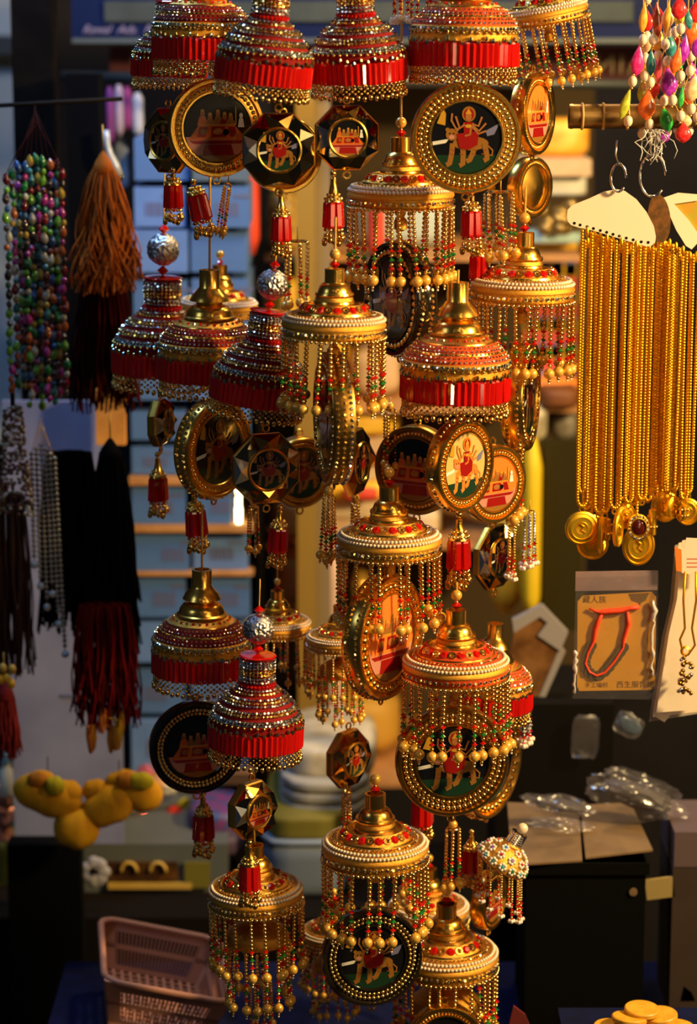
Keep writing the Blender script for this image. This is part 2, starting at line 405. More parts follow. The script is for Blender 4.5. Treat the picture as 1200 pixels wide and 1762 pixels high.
goods('cloth_bolt', 418, 250, 446, 440, .86, .08, REDW, 'narrow dark red cloth bolt standing beside the ochre post', 'cloth')
goods('bead_box', 455, 330, 515, 440, .95, .1, cm('gold speckled wrap', (.5, .3, .05), .4, noise=(.2, .09, .01), bscale=90), 'gold speckled packet behind the bluish glitter ball', 'packet')
goods('packet', 450, 480, 520, 560, .95, .1, YEL, 'yellow packet glowing behind the tilted striped bell', 'packet')
goods('packet', 520, 585, 600, 640, .98, .1, YEL, 'yellow packet behind the strands of the middle bell', 'packet')
goods('packet', 600, 600, 690, 700, .98, .1, TAN, 'tan packet behind the middle bell', 'packet')
goods('packet', 610, 340, 780, 440, 1.0, .1, cm('pale teal packet', (.35, .42, .38), .6), 'pale teal packet behind the upper pearl bell', 'packet')
goods('ribbon_roll', 632, 345, 662, 440, .9, .05, REDW, 'upright red ribbon roll behind the upper pearl strands', 'ribbon')
lay = [(714, 752, YEL, 'yellow'), (754, 788, TAN, 'tan'), (790, 800, REDW, 'thin red'), (802, 832, IVO, 'ivory'), (834, 862, YEL, 'broad yellow'), (864, 896, IVO, 'cream'), (898, 934, TAN, 'wide tan')]
for i, (y0, y1, m, nm) in enumerate(lay):
    goods('folded_cloth', 505 + (i % 3) * 5, y0, 692 - (i % 2) * 6, y1, .93 + .01 * (i % 2), .16, m, f'{nm} folded cloth in the bright stack behind the edge-on drum', 'cloth', 'folded cloths on the rack')
goods('folded_cloth', 590, 842, 650, 862, .91, .02, REDW, 'small red folded cloth at the front of the bright stack', 'cloth', 'folded cloths on the rack')
goods('idol_packet', 470, 860, 532, 934, .88, .08, ORW, 'orange wrapped packet behind the red tassel of the black medallion', 'packet')
goods('idol_packet', 470, 950, 530, 1050, .9, .08, cm('orange wrap b', (.62, .26, .05), .5, noise=(.7, .06, .02), bscale=22), 'orange and red packet behind the lower glitter ball', 'packet')
goods('board', 546, 948, 590, 1340, .9, .03, PKW, 'pinkish upright board under the bright stack', 'board')
goods('packet', 600, 990, 640, 1100, .95, .08, cm('gold foil wrap', (.6, .36, .06), .3, metal=.6), 'gold foil packet behind the central strands', 'packet')
goods('packet', 700, 880, 760, 935, .95, .1, IVO, 'ivory packet beside the bright red tassel', 'packet')
goods('sack', 520, 1200, 690, 1340, 1.0, .16, cm('amber paper', (.55, .3, .04), .6), 'amber paper sack glowing behind the two-tier bell', 'sack')
# lower stack
goods('folded_sheet', 486, 1288, 650, 1346, .6, .18, cm('crumpled white film', (.62, .56, .44), .35, noise=(.4, .33, .2), bscale=30, bump=.5), 'crumpled pale sheet on top of the low stack', 'cloth', 'pale sheets of the low stack')
for i, (y0, y1) in enumerate(((1348, 1366), (1368, 1386), (1388, 1404))):
    goods('folded_sheet', 478, y0, 640, y1, .58, .2, cm('grey white cloth', (.32, .31, .29), .8), f'{ordn[i]} flat grey folded sheet under the crumpled pale one', 'cloth', 'pale sheets of the low stack')
goods('olive_box', 455, 1408, 592, 1446, .55, .2, OLV, 'flat olive green box under the grey sheets', 'box', puff=False)
goods('blue_box', 446, 1450, 608, 1456, .54, .2, cm('slate lid', (.17, .22, .31), .6), 'thin slate blue lid under the olive box', 'lid', puff=False)
o = goods('grey_box', 450, 1458, 605, 1546, .54, .2, SLT, 'slate grey box at the foot of the low stack', 'box', puff=False)
b_, w, h = None, 0, 0
low = bpy.data.objects.new('rear_counter', None); col.objects.link(low); low.location = (0, FOC + .62, 0); tag(low, 'dark rear counter carrying the low stack and the glass case', 'counter')
q = MB(); z = W(500, 1546, .54).z; q.box((-.5, FOC + .48, 0), (.13, FOC + .73, z), cm('counter brown', (.006, .004, .0035), .8, spec=.1)); o = q.build('body', low, 1.0); o.location = -low.location

# ------------------------------------------------------------------ goods on the right
goods('packet', 900, 205, 1018, 274, 1.0, .1, cm('orange pack', (.75, .33, .02), .5, noise=(.85, .5, .1), bscale=26), 'orange printed packet on the upper shelf beside the hollow rod', 'packet')
panel('shelf_plank', 895, 275, 1018, 303, .95, .2, TAN, 'tan shelf plank beneath the orange packet', 'shelf')
goods('white_box', 900, 305, 1012, 336, .97, .1, cm('bright white card', (.75, .75, .65), .5), 'white box under the tan plank', 'box', puff=False)
t = thing('bauble_bag', 'clear bag of brownish baubles beside the white card of chains', 'bag', 960, 400, .95)
rd = random.Random(9); bm_ = cm('brown bauble', (.3, .2, .06), .15, metal=.6)
for k in range(26):
    q = MB(); q.sphere((0, 0, 0), 12, bm_, 10, 7); q.build('bauble', t).location = Vector((rd.uniform(-36, 36), rd.uniform(-14, 14), rd.uniform(4, 52))) * U
goods('teal_packet', 905, 401, 1004, 418, .95, .08, cm('teal white', (.4, .6, .58), .4), 'thin teal and white packet above the checkered cloth', 'packet', puff=False)
t, w, h = panel('checkered_cloth', 900, 420, 990, 655, 1.0, .02, cm('red cotton', (.55, .07, .04), .8), 'red cloth with blue squares and yellow stripes hanging behind the beaded bell', 'cloth')
for r in range(5):
    z = h - h * (r + .8) / 5
    q = MB(); q.box((-w / 2, -.002, z + .022), (w / 2, 0, z + .038), YEL); q.build('yellow_stripe', t, 1.0)
    for c in range(4):
        q = MB(); x = -w / 2 + w * (c + .5) / 4; q.box((x - .007, -.002, z - .012), (x + .007, 0, z + .006), cm('blue print', (.1, .14, .3), .7)); q.build('blue_square', t, 1.0)
goods('orange_cloth', 895, 655, 1000, 695, .95, .1, ORW, 'rolled orange cloth below the checkered cloth', 'cloth')
goods('brown_bundle', 930, 672, 1000, 700, .9, .08, cm('deep brown wrap', (.16, .05, .01), .6), 'dark brown bundle tucked before the orange roll', 'bundle')
goods('grey_bag', 895, 702, 945, 762, .9, .1, cm('grey crinkle', (.5, .44, .3), .4, noise=(.2, .16, .08), bscale=40, bump=.6), 'crinkled grey bag above the yellow bolster', 'bag')
goods('grey_bag', 946, 712, 998, 762, .95, .1, cm('dim grey crinkle', (.12, .1, .07), .4, noise=(.3, .26, .2), bscale=40, bump=.6), 'dim crinkled bag above the dark olive board', 'bag')
goods('yellow_bolster', 898, 764, 932, 1075, .85, .08, cm('bright yellow cloth', (.72, .5, .01), .6), 'tall bright yellow bolster beside the dark olive board', 'bolster')
goods('yellow_bolster', 845, 880, 900, 1060, .92, .08, cm('amber cloth', (.62, .36, .02), .6), 'amber bolster behind the pale bead tassels', 'bolster')
panel('olive_board', 932, 762, 1000, 1085, .88, .03, cm('dark olive paint', (.026, .019, .002), .8, spec=.15), 'dark olive board standing behind the gold chains', 'board')
t = thing('photo_bag', 'white and brown glossy bag tilted below the yellow bolster', 'bag', 900, 1208, .45, None, (0, 12, 0), .92)
panel('tall_crate', 850, 1212, 1046, 1700, .42, .16, cm('tall crate paint', (.005, .004, .0035), .8, spec=.1), 'tall dark crate behind the black chest carrying the glossy bag', 'crate', zb=0)
q = MB(); q.slab([(-40, 0), (28, 0), (44, 130), (-10, 172), (-46, 140)], 0, 14, cm('brown print', (.22, .1, .03), .35, noise=(.1, .04, .01), bscale=40)); q.build('body', t)
q = MB(); q.slab([(-46, 128), (-6, 168), (10, 160), (-2, 132), (46, 112), (52, 150), (-6, 190), (-54, 150)], -5, 16, cm('white film', (.28, .26, .26), .45)); q.build('white_flap', t)
q = MB(); q.slab([(44, 120), (56, 112), (30, -30), (20, -30)], -2, 12, cm('white film', (.28, .26, .26), .45)); q.build('edge', t)

# ------------------------------------------------------------------ ornament bells
def strand_mesh(gold=BEADG, n=8, first=RED, second=GREEN, third=RED, tip=True, name='bead_strand'):
    mb = MB(); z = -3.5
    mb.tube([(0, 0, 2), (0, 0, -3.5 - 7.4 * (n + 5))], 0.7, CORD, 4)
    for i in range(n): mb.sphere((0, 0, z), 3.8, gold, 8, 6); z -= 7.4
    for k, c in enumerate((first, second, third)):
        z -= 0.4; mb.bicone((0, 0, z), 5.4, 8.4, c); z -= 7.4
        mb.sphere((0, 0, z), 3.5, gold, 8, 6); z -= 7.0
    return mb.mesh(name), z
def pearl_mesh(r=9.2, m=PEARL, name='pearl'):
    mb = MB(); mb.sphere((0, 0, 0), r, m, 14, 9); mb.sphere((0, 0, -r - 2.6), 3.2, BEADG, 7, 5); mb.sphere((0, 0, -r - 7.0), 2.0, WHITE, 6, 4)
    return mb.mesh(name)
STR, STRZ = strand_mesh(); STRA, _ = strand_mesh(ANTIQ)
STRS, STRSZ = strand_mesh(BEADG, 10, RED, RED, RED)
PRL = pearl_mesh(); PRLA = pearl_mesh(9.2, mat('tarnished pearl', (0.5, 0.34, 0.1), 0.25, 0.3, coat=0.6))
def gem_mesh():
    mb = MB(); st = random.getstate(); random.seed(3); mb.stone((0, 0, 0), (1, 0, 0.75), 7.4, RED, 3.4, 8); random.setstate(st); return mb.mesh('ruby_gem')
def setting_mesh():
    mb = MB(); mb.torus(5.6, 2.0, 0, BEADG, 12, 6); mb.stone((0, 0, -0.5), (0, 0, 1), 4.0, RHGO, 2.0)
    rot = Vector((1, 0, 0.75)).to_track_quat('Z', 'X').to_matrix()
    mb.v = [tuple(rot @ Vector(p)) for p in mb.v]; return mb.mesh('gold_setting')
GEM, SETT = gem_mesh(), setting_mesh()

def finial(mb, z0, k=1.0):
    """the turned gold socket on top of a bell, standing on height z0"""
    mb.lathe([(13, z0 + 36), (13.5, z0 + 62), (17, z0 + 62), (17, z0 + 39), (20, z0 + 38), (25, z0 + 33), (28, z0 + 26), (29, z0 + 22), (32, z0 + 22), (33, z0 + 19), (32, z0 + 16), (30, z0 + 15), (31, z0 + 9), (34, z0 + 8), (35, z0 + 5), (34, z0 + 3), (37, z0)], GOLD, 40)
def make_parts_pearl():
    P = {}
    b = MB(); finial(b, 22)
    b.lathe([(31.5, 37), (33, 31)], LACE, 48); b.lathe([(37, 22), (44, 21), (45, 25), (47, 26)], GOLD, 48)
    b.lathe([(47, 26), (61, 12)], LACE, 48)
    b.lathe([(61, 12), (64, 13), (65, 10)], GOLD, 48)
    b.lathe([(65, 10), (76, 4)], LACE, 56)
    b.lathe([(76, 4), (80, 4), (86, -4), (88.5, -8), (88.5, -11), (87, -13)], BRAID, 56)
    b.lathe([(87, -13), (86, -25)], LACE, 56)
    b.lathe([(86, -25), (89, -27), (86, -30), (78, -29), (50, -18), (20, -14)], GOLD, 56)
    b.lathe([(9, -14), (9, -40), (6, -46), (11, -52), (11, -66), (3, -70)], LACE, 16)
    P['dome'] = b.mesh('dome')
    b = MB(); b.bead_row(80.5, 5.2, 3.3, 78, WPEARL); b.bead_row(85.6, -0.5, 3.3, 82, WPEARL, phase=0.5); P['pearl_row'] = b.mesh('pearl_row')
    b = MB(); b.stone_row(86.5, -19, 4.1, 58, RHGO, 0.1, alt=RHIN); b.stone_row(70, 8.5, 2.6, 60, RHGO, 1.2); b.stone_row(31.5 , 28, 2.2, 30, RHGO, 0.1)
    P['rhinestone_row'] = b.mesh('rhinestone_row')
    b = MB(); b.bead_row(88, -30, 3.1, 66, RHGO, seg=6, rings=4); P['scallop_edge'] = b.mesh('scallop_edge')
    return P
PP = make_parts_pearl()
# the same bell with orange thread bands
b = MB(); b.lathe([(47.5, 26.6), (61.5, 12.6)], ORNT, 48); b.lathe([(65, 10.6), (76, 4.8)], ORNT, 56); b.lathe([(87.4, -13), (86.8, -25)], ORNT, 56)
PP['thread_band'] = b.mesh('thread_band')

BELLS = 'pearl-rimmed ornament bells of the hanging cluster'
def cord(parent, z0, z1, r=2.2, x1=0.0):
    mb = MB(); n = 7
    mb.tube([(x1 * (i / n) ** 2, 0, z0 + (z1 - z0) * i / n) for i in range(n + 1)], r, CORD, 6)
    return mb.build('hanging_cord', parent)
def bead_top(parent, z, pearl=True):
    mb = MB(); mb.bicone((0, 0, z + 7), 9, 16, RED, 8); mb.build('red_crystal', parent)
    if pearl: obj('pearl', PRL, parent, (0, 0, z + 24))
def pearl_bell(label, px, py, dy, R=88, rot=(0, 0, 0), n=24, tier2=0, top=True, cordz=0, dim=False, orange=False, white=False):
    t = thing('pearl_bell', label, 'ornament bell', px, py, dy, BELLS, rot, R / 88)
    obj('dome', PP['dome'], t); obj('pearl_row', PP['pearl_row'], t, stuff=True)
    obj('rhinestone_row', PP['rhinestone_row'], t, stuff=True); obj('scallop_edge', PP['scallop_edge'], t, stuff=True)
    if orange: obj('thread_band', PP['thread_band'], t)
    for k in range(12):
        a = 2 * PI * k / 12 + .1
        for me, q in ((GEM, a), (SETT, a + PI / 12)):
            obj(me.name, me, t, (54.3 * math.cos(q), 54.3 * math.sin(q), 19.6), (0, 0, q))
    sm, pm = (STRA, PRLA) if dim else (STR, PRL)
    for k in range(n):
        a = 2 * PI * (k + random.uniform(-0.28, 0.28)) / n
        s = obj('bead_strand', sm, t, (86 * math.cos(a), 86 * math.sin(a), -30 + random.uniform(-1, 1)), (random.gauss(0, .025), random.gauss(0, .025), 0))
        obj('pearl', pm, s, (0, 0, STRZ - 6))
    for k in range(tier2):
        a = 2 * PI * (k + random.uniform(-0.28, 0.28)) / tier2
        s = obj('bead_strand', sm, t, (58 * math.cos(a), 58 * math.sin(a), -104 + random.uniform(-6, 6)), (random.gauss(0, .03), random.gauss(0, .03), 0))
        obj('pearl', pm, s, (0, 0, STRZ - 6))
    if tier2:
        mb = MB(); mb.lathe([(8, -60), (30, -66), (56, -84), (60, -96), (58, -104), (50, -102), (28, -80), (6, -72)], LACE, 32); mb.build('inner_cap', t)
    if top: bead_top(t, 84)
    if cordz: cord(t, 84, cordz)
    return t

# red bells
TUBE = MB(); TUBE.lathe([(1.5, 0), (5.4, -0.8), (5.8, -3), (5.8, -37), (5.4, -39.5), (1.5, -40)], RED, 6, smooth=False); TUBE = TUBE.mesh('bugle_bead')
def make_parts_red():
    P = {}
    b = MB()   # turret bell
    b.lathe([(13, 98), (14, 130), (18, 130), (18, 100), (20, 97), (24, 92), (30, 86), (33, 80), (35, 76), (24, 74), (23, 70), (34, 66), (40, 58), (42, 50), (46, 48), (46, 45), (42, 44)], GOLD, 40)
    b.lathe([(42, 44), (60, 35)], LACE, 48)
    b.lathe([(60, 35), (63, 35), (64, 32)], GOLD, 48)
    b.lathe([(75, 20), (76.5, 21.5), (78, 18)], GOLD, 48)
    b.lathe([(85, 6), (89, 3), (89, -3), (86, -5), (86, -20), (60, -18), (20, 10)], BRAID, 56)
    P['dome'] = b.mesh('dome')
    b = MB(); b.lathe([(64, 33), (70, 29), (75, 20)], ORNT, 56); b.lathe([(78, 18), (84, 13), (86.5, 5)], ORNT, 56); P['thread_band'] = b.mesh('thread_band')
    b = MB(); b.lathe([(64, 33), (70, 29), (75, 20)], REDT, 56); b.lathe([(78, 18), (84, 13), (86.5, 5)], REDT, 56); P['thread_band_red'] = b.mesh('thread_band')
    b = MB(); b.stone_row(89, 0, 3.6, 66, RHAB, 0.3, alt=RHIN); b.stone_row(77, 20.5, 2.5, 62, RHGO, 0.9); b.stone_row(52, 39.6, 3.2, 26, RED, 1.6, alt=RHGO); b.stone_row(82.5, 15.5, 2.2, 60, RHGO, 0.8); b.stone_row(68.5, 30, 2.2, 56, RHGO, 1.2); b.stone_row(73, 25, 2.2, 58, RHIN, 1.0); b.stone_row(85.8, 9.5, 2.4, 64, RHIN, 0.6); b.stone_row(88.5, -5, 3.0, 70, RHGO, 0); P['rhinestone_row'] = b.mesh('rhinestone_row')
    b = MB()
    for j in range(44):
        a = 2 * PI * (j + .5) / 44; l = 8 + (j * 7 % 5) * 1.6; c, s = math.cos(a), math.sin(a)
        b.sphere((88 * c, 88 * s, -7), 2.8, BEADG, 6, 4); b.sphere((89.5 * c, 89.5 * s, -8 - l), 3.4, RHGO if j % 3 else RHAB, 6, 4, 1.5, False)
    P['drop_fringe'] = b.mesh('drop_fringe')
    b = MB()
    for j in range(48):
        a = 2 * PI * (j + .5) / 48; a2 = 2 * PI * (j + 1) / 48
        for q, z, r, m in ((a, -63, 2.7, BEADG), (a2, -68, 2.6, RHGO), (a, -73, 2.7, ANTIQ), (a2, -77, 2.7, BEADG)):
            b.sphere((86 * math.cos(q), 86 * math.sin(q), z), r, m, 6, 4)
        b.sphere((87 * math.cos(a), 87 * math.sin(a), -84 - (j % 2) * 2.5), 4.3, BEADG if j % 3 else RHGO, 6, 5, 1.3)
    P['bead_fringe'] = b.mesh('bead_fringe')
    b = MB()   # silver striped bell
    b.lathe([(10, 110), (31, 110), (31, 56), (36, 50), (46, 42), (58, 33), (68, 22), (76, 10), (80, 0), (82, -4), (86, -6), (86, -20), (60, -16), (24, 6)], REDT, 48)
    P['dome_striped'] = b.mesh('dome')
    b = MB()
    rows = [(31, 105, SILV), (31, 99, RHIN), (31, 93, RHIN), (31, 86, RHGO), (31, 80, RHGO), (31, 73, RHIN), (31.5, 66, RHIN),
            (33, 58, RED), (37, 51, RHIN), (42.5, 45.5, RHGO), (53, 38, RHIN), (58.5, 33.5, RHGO), (63.5, 28.5, RHIN), (71.5, 18.5, RHIN), (75, 12.5, RHGO), (80, 2, RHIN), (82.5, -4, RHAB)]
    for r, z, m in rows:
        b.stone_row(r + .5, z, 3.7, int(2 * PI * r / 7.0), m, 0.15 if r < 32 else 0.6, h=3.6, alt=None if m is RED else (RHIN if m is RHAB else (SILV if m is RHIN else None)))
    P['rhinestone_row_striped'] = b.mesh('rhinestone_row')
    b = MB(); b.lathe([(4, 116), (33, 114), (36, 112), (33, 110), (5, 110)], RED, 30, smooth=False); P['red_disc'] = b.mesh('red_disc')
    return P
RP = make_parts_red()
import bmesh
def ball_mesh():
    bm = bmesh.new(); bmesh.ops.create_icosphere(bm, subdivisions=4, radius=29)
    rd = random.Random(5)
    for v in bm.verts: v.co *= 1 + rd.uniform(-0.05, 0.05)
    me = bpy.data.meshes.new('glitter_ball')
    for v in bm.verts: v.co *= U
    bm.to_mesh(me); bm.free(); me.materials.append(mat('silver glitter', (0.52, 0.49, 0.50), 0.26, 1, bump=0.55, bscale=1000)); return me
BALL = ball_mesh()
XTAL = MB(); XTAL.bicone((0, 0, 0), 10.5, 19, RED, 8); XTAL = XTAL.mesh('red_crystal')
REDB = 'red crystal-fringed ornament bells of the hanging cluster'
def red_bell(label, px, py, dy, R=86, rot=(0, 0, 0), kind='turret', thread='red', ball=0, cordz=0, n=52):
    t = thing('crystal_bell', label, 'ornament bell', px, py, dy, REDB, rot, R / 88)
    if kind == 'turret':
        obj('dome', RP['dome'], t); obj('thread_band', RP['thread_band' if thread == 'orange' else 'thread_band_red'], t)
        obj('rhinestone_row', RP['rhinestone_row'], t, stuff=True)
        if cordz: cord(t, 120, cordz)
    else:
        obj('dome', RP['dome_striped'], t); obj('rhinestone_row', RP['rhinestone_row_striped'], t, stuff=True); obj('red_disc', RP['red_disc'], t)
        if ball:
            obj('red_crystal', XTAL, t, (0, 0, 125)); obj('glitter_ball', BALL, t, (0, 0, 163)); obj('red_crystal', XTAL, t, (0, 0, 200))
        if cordz: cord(t, 112, cordz, 1.6)
    obj('drop_fringe', RP['drop_fringe'], t, stuff=True); obj('bead_fringe', RP['bead_fringe'], t, stuff=True)
    for k in range(n):
        a = 2 * PI * k / n
        obj('bugle_bead', TUBE, t, (86 * math.cos(a), 86 * math.sin(a), -22 + random.uniform(-1, 1)), (0, random.gauss(0, 0.02), a))
    return t

# ------------------------------------------------------------------ medallions
def pic_rider(mb, y, r, lit=False):
    """a flat print: a robed rider with raised arms on a striped big cat"""
    s = lambda pts: [(p[0] * r, p[1] * r) for p in pts]
    lay = [0]
    def put(pts, m): lay[0] += 1; mb.flat(s(pts), y - 0.05 * lay[0], m)
    put([(math.cos(a), math.sin(a)) for a in [PI + PI * .16 + (PI * .68) * i / 12 for i in range(13)]], PGN)
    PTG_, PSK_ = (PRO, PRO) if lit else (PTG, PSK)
    put([(-.98, -.1), (-.5, -.02), (-.6, -.14), (-.97, -.2)], PWH); put([(.55, .2), (.95, .42), (.8, .1), (.6, .05)], mat('picture blue', (.16, .16, .3), .2, coat=.5))
    put(ell(.12, -.15, .52, .2), PTG_)                                   # body
    for x0, x1, z1 in ((-.4, -.48, -.72), (-.12, -.1, -.74), (.24, .1, -.62), (.52, .6, -.6)):
        put(stroke([(x0, -.15), ((x0 + x1) / 2 + .02, -.42), (x1, z1), (x1 - .1, z1 - .04)], .15), PTG_)
        put(stroke([(x0 - .06, -.32), (x0 + .06, -.36)], .03), PST); put(stroke([(x0 - .08, -.44), (x0 + .04, -.48)], .03), PST)
    put(stroke([(.6, -.2), (.76, -.35), (.74, -.5), (.66, -.48)], .045), PTG_)
    put(ell(-.42, .1, .18, .17), PTG_); put(ell(-.55, .24, .06, .06), PTG_); put(ell(-.29, .24, .06, .06), PTG_)
    put(ell(-.43, .03, .08, .06), PPK); put(ell(-.48, .13, .03, .02), PB); put(ell(-.37, .13, .03, .02), PB)
    put([(-.3, .12), (.36, .2), (.32, -.2), (.05, -.34), (-.2, -.28)], PRD)  # robe
    put(ell(0.06, .68, .2, .22), PTG_); put(ell(0.06, .67, .15, .17), PRD)  # halo
    put([(-.1, .45), (.2, .45), (.16, .12), (-.08, .12)], PRD)
    for pts in ([(-.06, .4), (-.2, .28), (-.32, .62)], [(-.06, .38), (-.28, .22), (-.44, .5), (-.42, .7)], [(.16, .4), (.34, .34), (.44, .6)], [(.16, .36), (.36, .2), (.56, .42)], [(.16, .32), (.34, .12), (.56, .2)], [(.12, .3), (.1, .1), (-.05, .06)]):
        put(stroke(pts, .055), PSK_)
    put(ell(.05, .6, .09, .11), PSK_); put([(-.05, .68), (.15, .68), (.05, .84)], PYL); put(ell(.05, .34, .1, .05), PYL)
    put([(-.86, .42), (-.62, .36), (-.6, .7), (-.7, .86), (-.76, .66)], PYL)  # flag
def pic_platform(mb, y, r, lit=False):
    """a flat print: small figures on a draped orange platform against black"""
    s = lambda pts: [(p[0] * r, p[1] * r) for p in pts]
    lay = [0]
    def put(pts, m): lay[0] += 1; mb.flat(s(pts), y - 0.05 * lay[0], m)
    put([(math.cos(a), math.sin(a)) for a in [PI + PI * .08 + (PI * .84) * i / 14 for i in range(15)]], PPK)
    put([(math.cos(a), math.sin(a)) for a in [PI + PI * .28 + (PI * .44) * i / 14 for i in range(15)]], PTG)
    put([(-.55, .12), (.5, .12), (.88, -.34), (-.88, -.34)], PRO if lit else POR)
    for a, b in ((-.62, -.34), (-.2, .26), (.38, .62)): put([(a * .86, .04), (b * .86, .04), (b, -.26), (a, -.26)], PRD)
    put(ell(-.42, -.1, .1, .09), PTG); put(ell(.02, -.1, .15, .1), PSK); put(ell(.26, -.12, .09, .1), PB)
    put([(-.86, -.36), (.86, -.36), (.7, -.46), (-.7, -.46)], PRD); put([(-.4, -.48), (.42, -.48), (.5, -.8), (-.46, -.8)], PRD)
    put([(-.6, .14), (.58, .14), (.58, .08), (-.6, .08)], PYL)
    for i, (x, h, m) in enumerate(((-.45, .42, POR), (-.22, .28, PTG), (0.02, .4, PTG), (.22, .3, PRD), (.4, .26, PTG))):
        put([(x - .15, .12), (x + .15, .12), (x + .09, .1 + h * .6), (x - .09, .1 + h * .6)], m); put(ell(x, .12 + h * .72, .075, .09), PSK)
        put(ell(x, .21 + h * .72, .06, .05), PYL)
    put([(.62, .02), (.82, .02), (.78, .28), (.66, .28)], PWH); put(ell(.72, .36, .06, .08), PWH); put(stroke([(.56, .1), (.56, .62)], .035), PYL)
def medallion(label, px, py, dy, R, rot=(0, 0, 0), kind='rim', pic='rider', t=24, edge=0, loop=True, gold=GOLD, frame='gold', cordz=0, name='medallion'):
    """a round two-sided pendant facing -y"""
    o = thing(name, label, 'medallion', px, py, dy, 'round picture medallions of the hanging cluster', rot)
    h = t / 2
    if kind in ('rim', 'drum', 'blank'):
        mb = MB()
        ri = (0.63 if (frame != 'gold' or R > 90) and kind == 'rim' else 0.69) * R
        mb.lathe([(ri, h), (ri, -h + 3), (ri + 2, -h), (ri + 5, -h), (ri + 6, -h + 4), (R - 10, -h + 5), (R - 7, -h - 1), (R - 2, -h - 1), (R, -h + 2), (R, h - 2), (R - 2, h + 1), (R - 8, h + 1), (R - 10, h - 4), (ri + 4, h - 3), (ri, h)], gold if frame == 'gold' else DARKE, 64, 'y')
        mb.build('frame', o)
        mb = MB(); rb = (ri + 6 + R - 10) / 2
        rr = max(2.8, (R - 16 - ri) * 0.40)
        mb.bead_row(rb, -h + 3.5, rr, int(2 * PI * rb / (rr * 2.15)), BEADG, 'y', 8, 6)
        if R > 75 and kind == 'rim' and (frame != 'gold' or R > 90):
            mb = MB(); w_ = R - 10 - ri - 6
            for q_ in (.27, .73):
                rb = ri + 6 + w_ * q_; rr = w_ * .22; mb.bead_row(rb, -h + 3.2, rr, int(2 * PI * rb / (rr * 2.15)), BEADG if q_ < .5 else RHGO, 'y', 8, 6, q_)
        mb.build('bead_ring', o, stuff=True)
        if edge:
            mb = MB()
            for k in range(edge):
                yy = -h + t * (k + .5) / edge; rr = min(4.2, t / edge * .45)
                mb.stone_row(R - 1, yy, rr, int(2 * PI * R / (rr * 2.3)), (RHGO, BEADG, RHIN)[k % 3], 9, 'y', rr * .9)
            mb.build('edge_beads', o, stuff=True)
        if kind != 'blank':
            for side in ((-1, 1) if edge else (-1,)):
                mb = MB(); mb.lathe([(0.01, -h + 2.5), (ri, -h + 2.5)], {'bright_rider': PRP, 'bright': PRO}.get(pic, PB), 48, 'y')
                (pic_rider if 'rider' in pic else pic_platform)(mb, -h + 2.4, ri, 'bright' in pic)
                p = mb.build('picture', o)
                if side == 1: p.rotation_euler = (0, 0, PI)
        else:
            mb = MB(); mb.lathe([(0.01, -h - 3), (ri * .5, -h - 1), (ri, -h + 4)], gold, 48, 'y'); mb.build('plate', o)
        mb = MB(); mb.lathe([(ri, h - 3.5), (0.01, h - 3.5)], GOLD, 40, 'y'); mb.build('back_plate', o) if not edge else None
    else:                                        # bevelled mirror frame
        n = 8; ri = 0.56 * R
        mb = MB(); rnd = random.Random(int(px * 7 + py))
        for k in range(n):
            a0, a1 = 2 * PI * k / n + PI / 8, 2 * PI * (k + 1) / n + PI / 8
            am = (a0 + a1) / 2
            A = [(ri * 1.04 * math.cos(a0), -h, ri * 1.04 * math.sin(a0)), (ri * 1.04 * math.cos(a1), -h, ri * 1.04 * math.sin(a1))]
            B = [(R * math.cos(a1), -h * .35, R * math.sin(a1)), (R * math.cos(a0), -h * .35, R * math.sin(a0))]
            mid = (.8 * R * math.cos(am), -h * rnd.uniform(.7, 1.7), rnd.uniform(.74, .84) * R * math.sin(am))
            C = [(R * math.cos(a0), h * .6, R * math.sin(a0)), (R * math.cos(a1), h * .6, R * math.sin(a1))]
            m = DARKM if frame == 'dark' else AMBM
            f = MB(); f.add(A + B + [mid], [(0, 4, 3), (0, 1, 4), (1, 2, 4), (2, 3, 4)], (m, AMBM, m, SILV if frame == 'dark' else m)[k % 4 if k < 6 else 0], False)  # amber and silver facets in dark frames: reflections put into the colour
            f.add(B + C, [(0, 3, 2, 1)][:1], GOLD, False)
            f.build('mirror_facet', o)
        mb.lathe([(R * .98, h * .7), (R * 1.03, h * .4), (R * 1.03, -h * .2), (R * .99, -h * .42)], GOLD, 8, 'y', False, PI / 8)
        mb.torus(ri, 3.2, -h, GOLD, 40, 8, 'y'); mb.lathe([(R * .98, h * .6), (0.01, h * .6)], DARKE, 8, 'y', False, PI / 8)
        mb.build('frame', o)
        mb = MB(); mb.lathe([(0.01, -h - .5), (ri, -h - .5)], PB, 40, 'y')
        (pic_rider if pic == 'rider' else pic_platform)(mb, -h - .6, ri); mb.build('picture', o)
    if loop:
        for sgn in (1, -1):
            mb = MB(); mb.torus(6, 1.8, 0, GOLD, 14, 6, 'y'); mb.build('ring_loop', o).location = Vector((0, 0, sgn * (R + 6))) * U
    if cordz: cord(o, R + 8, cordz)
    return o

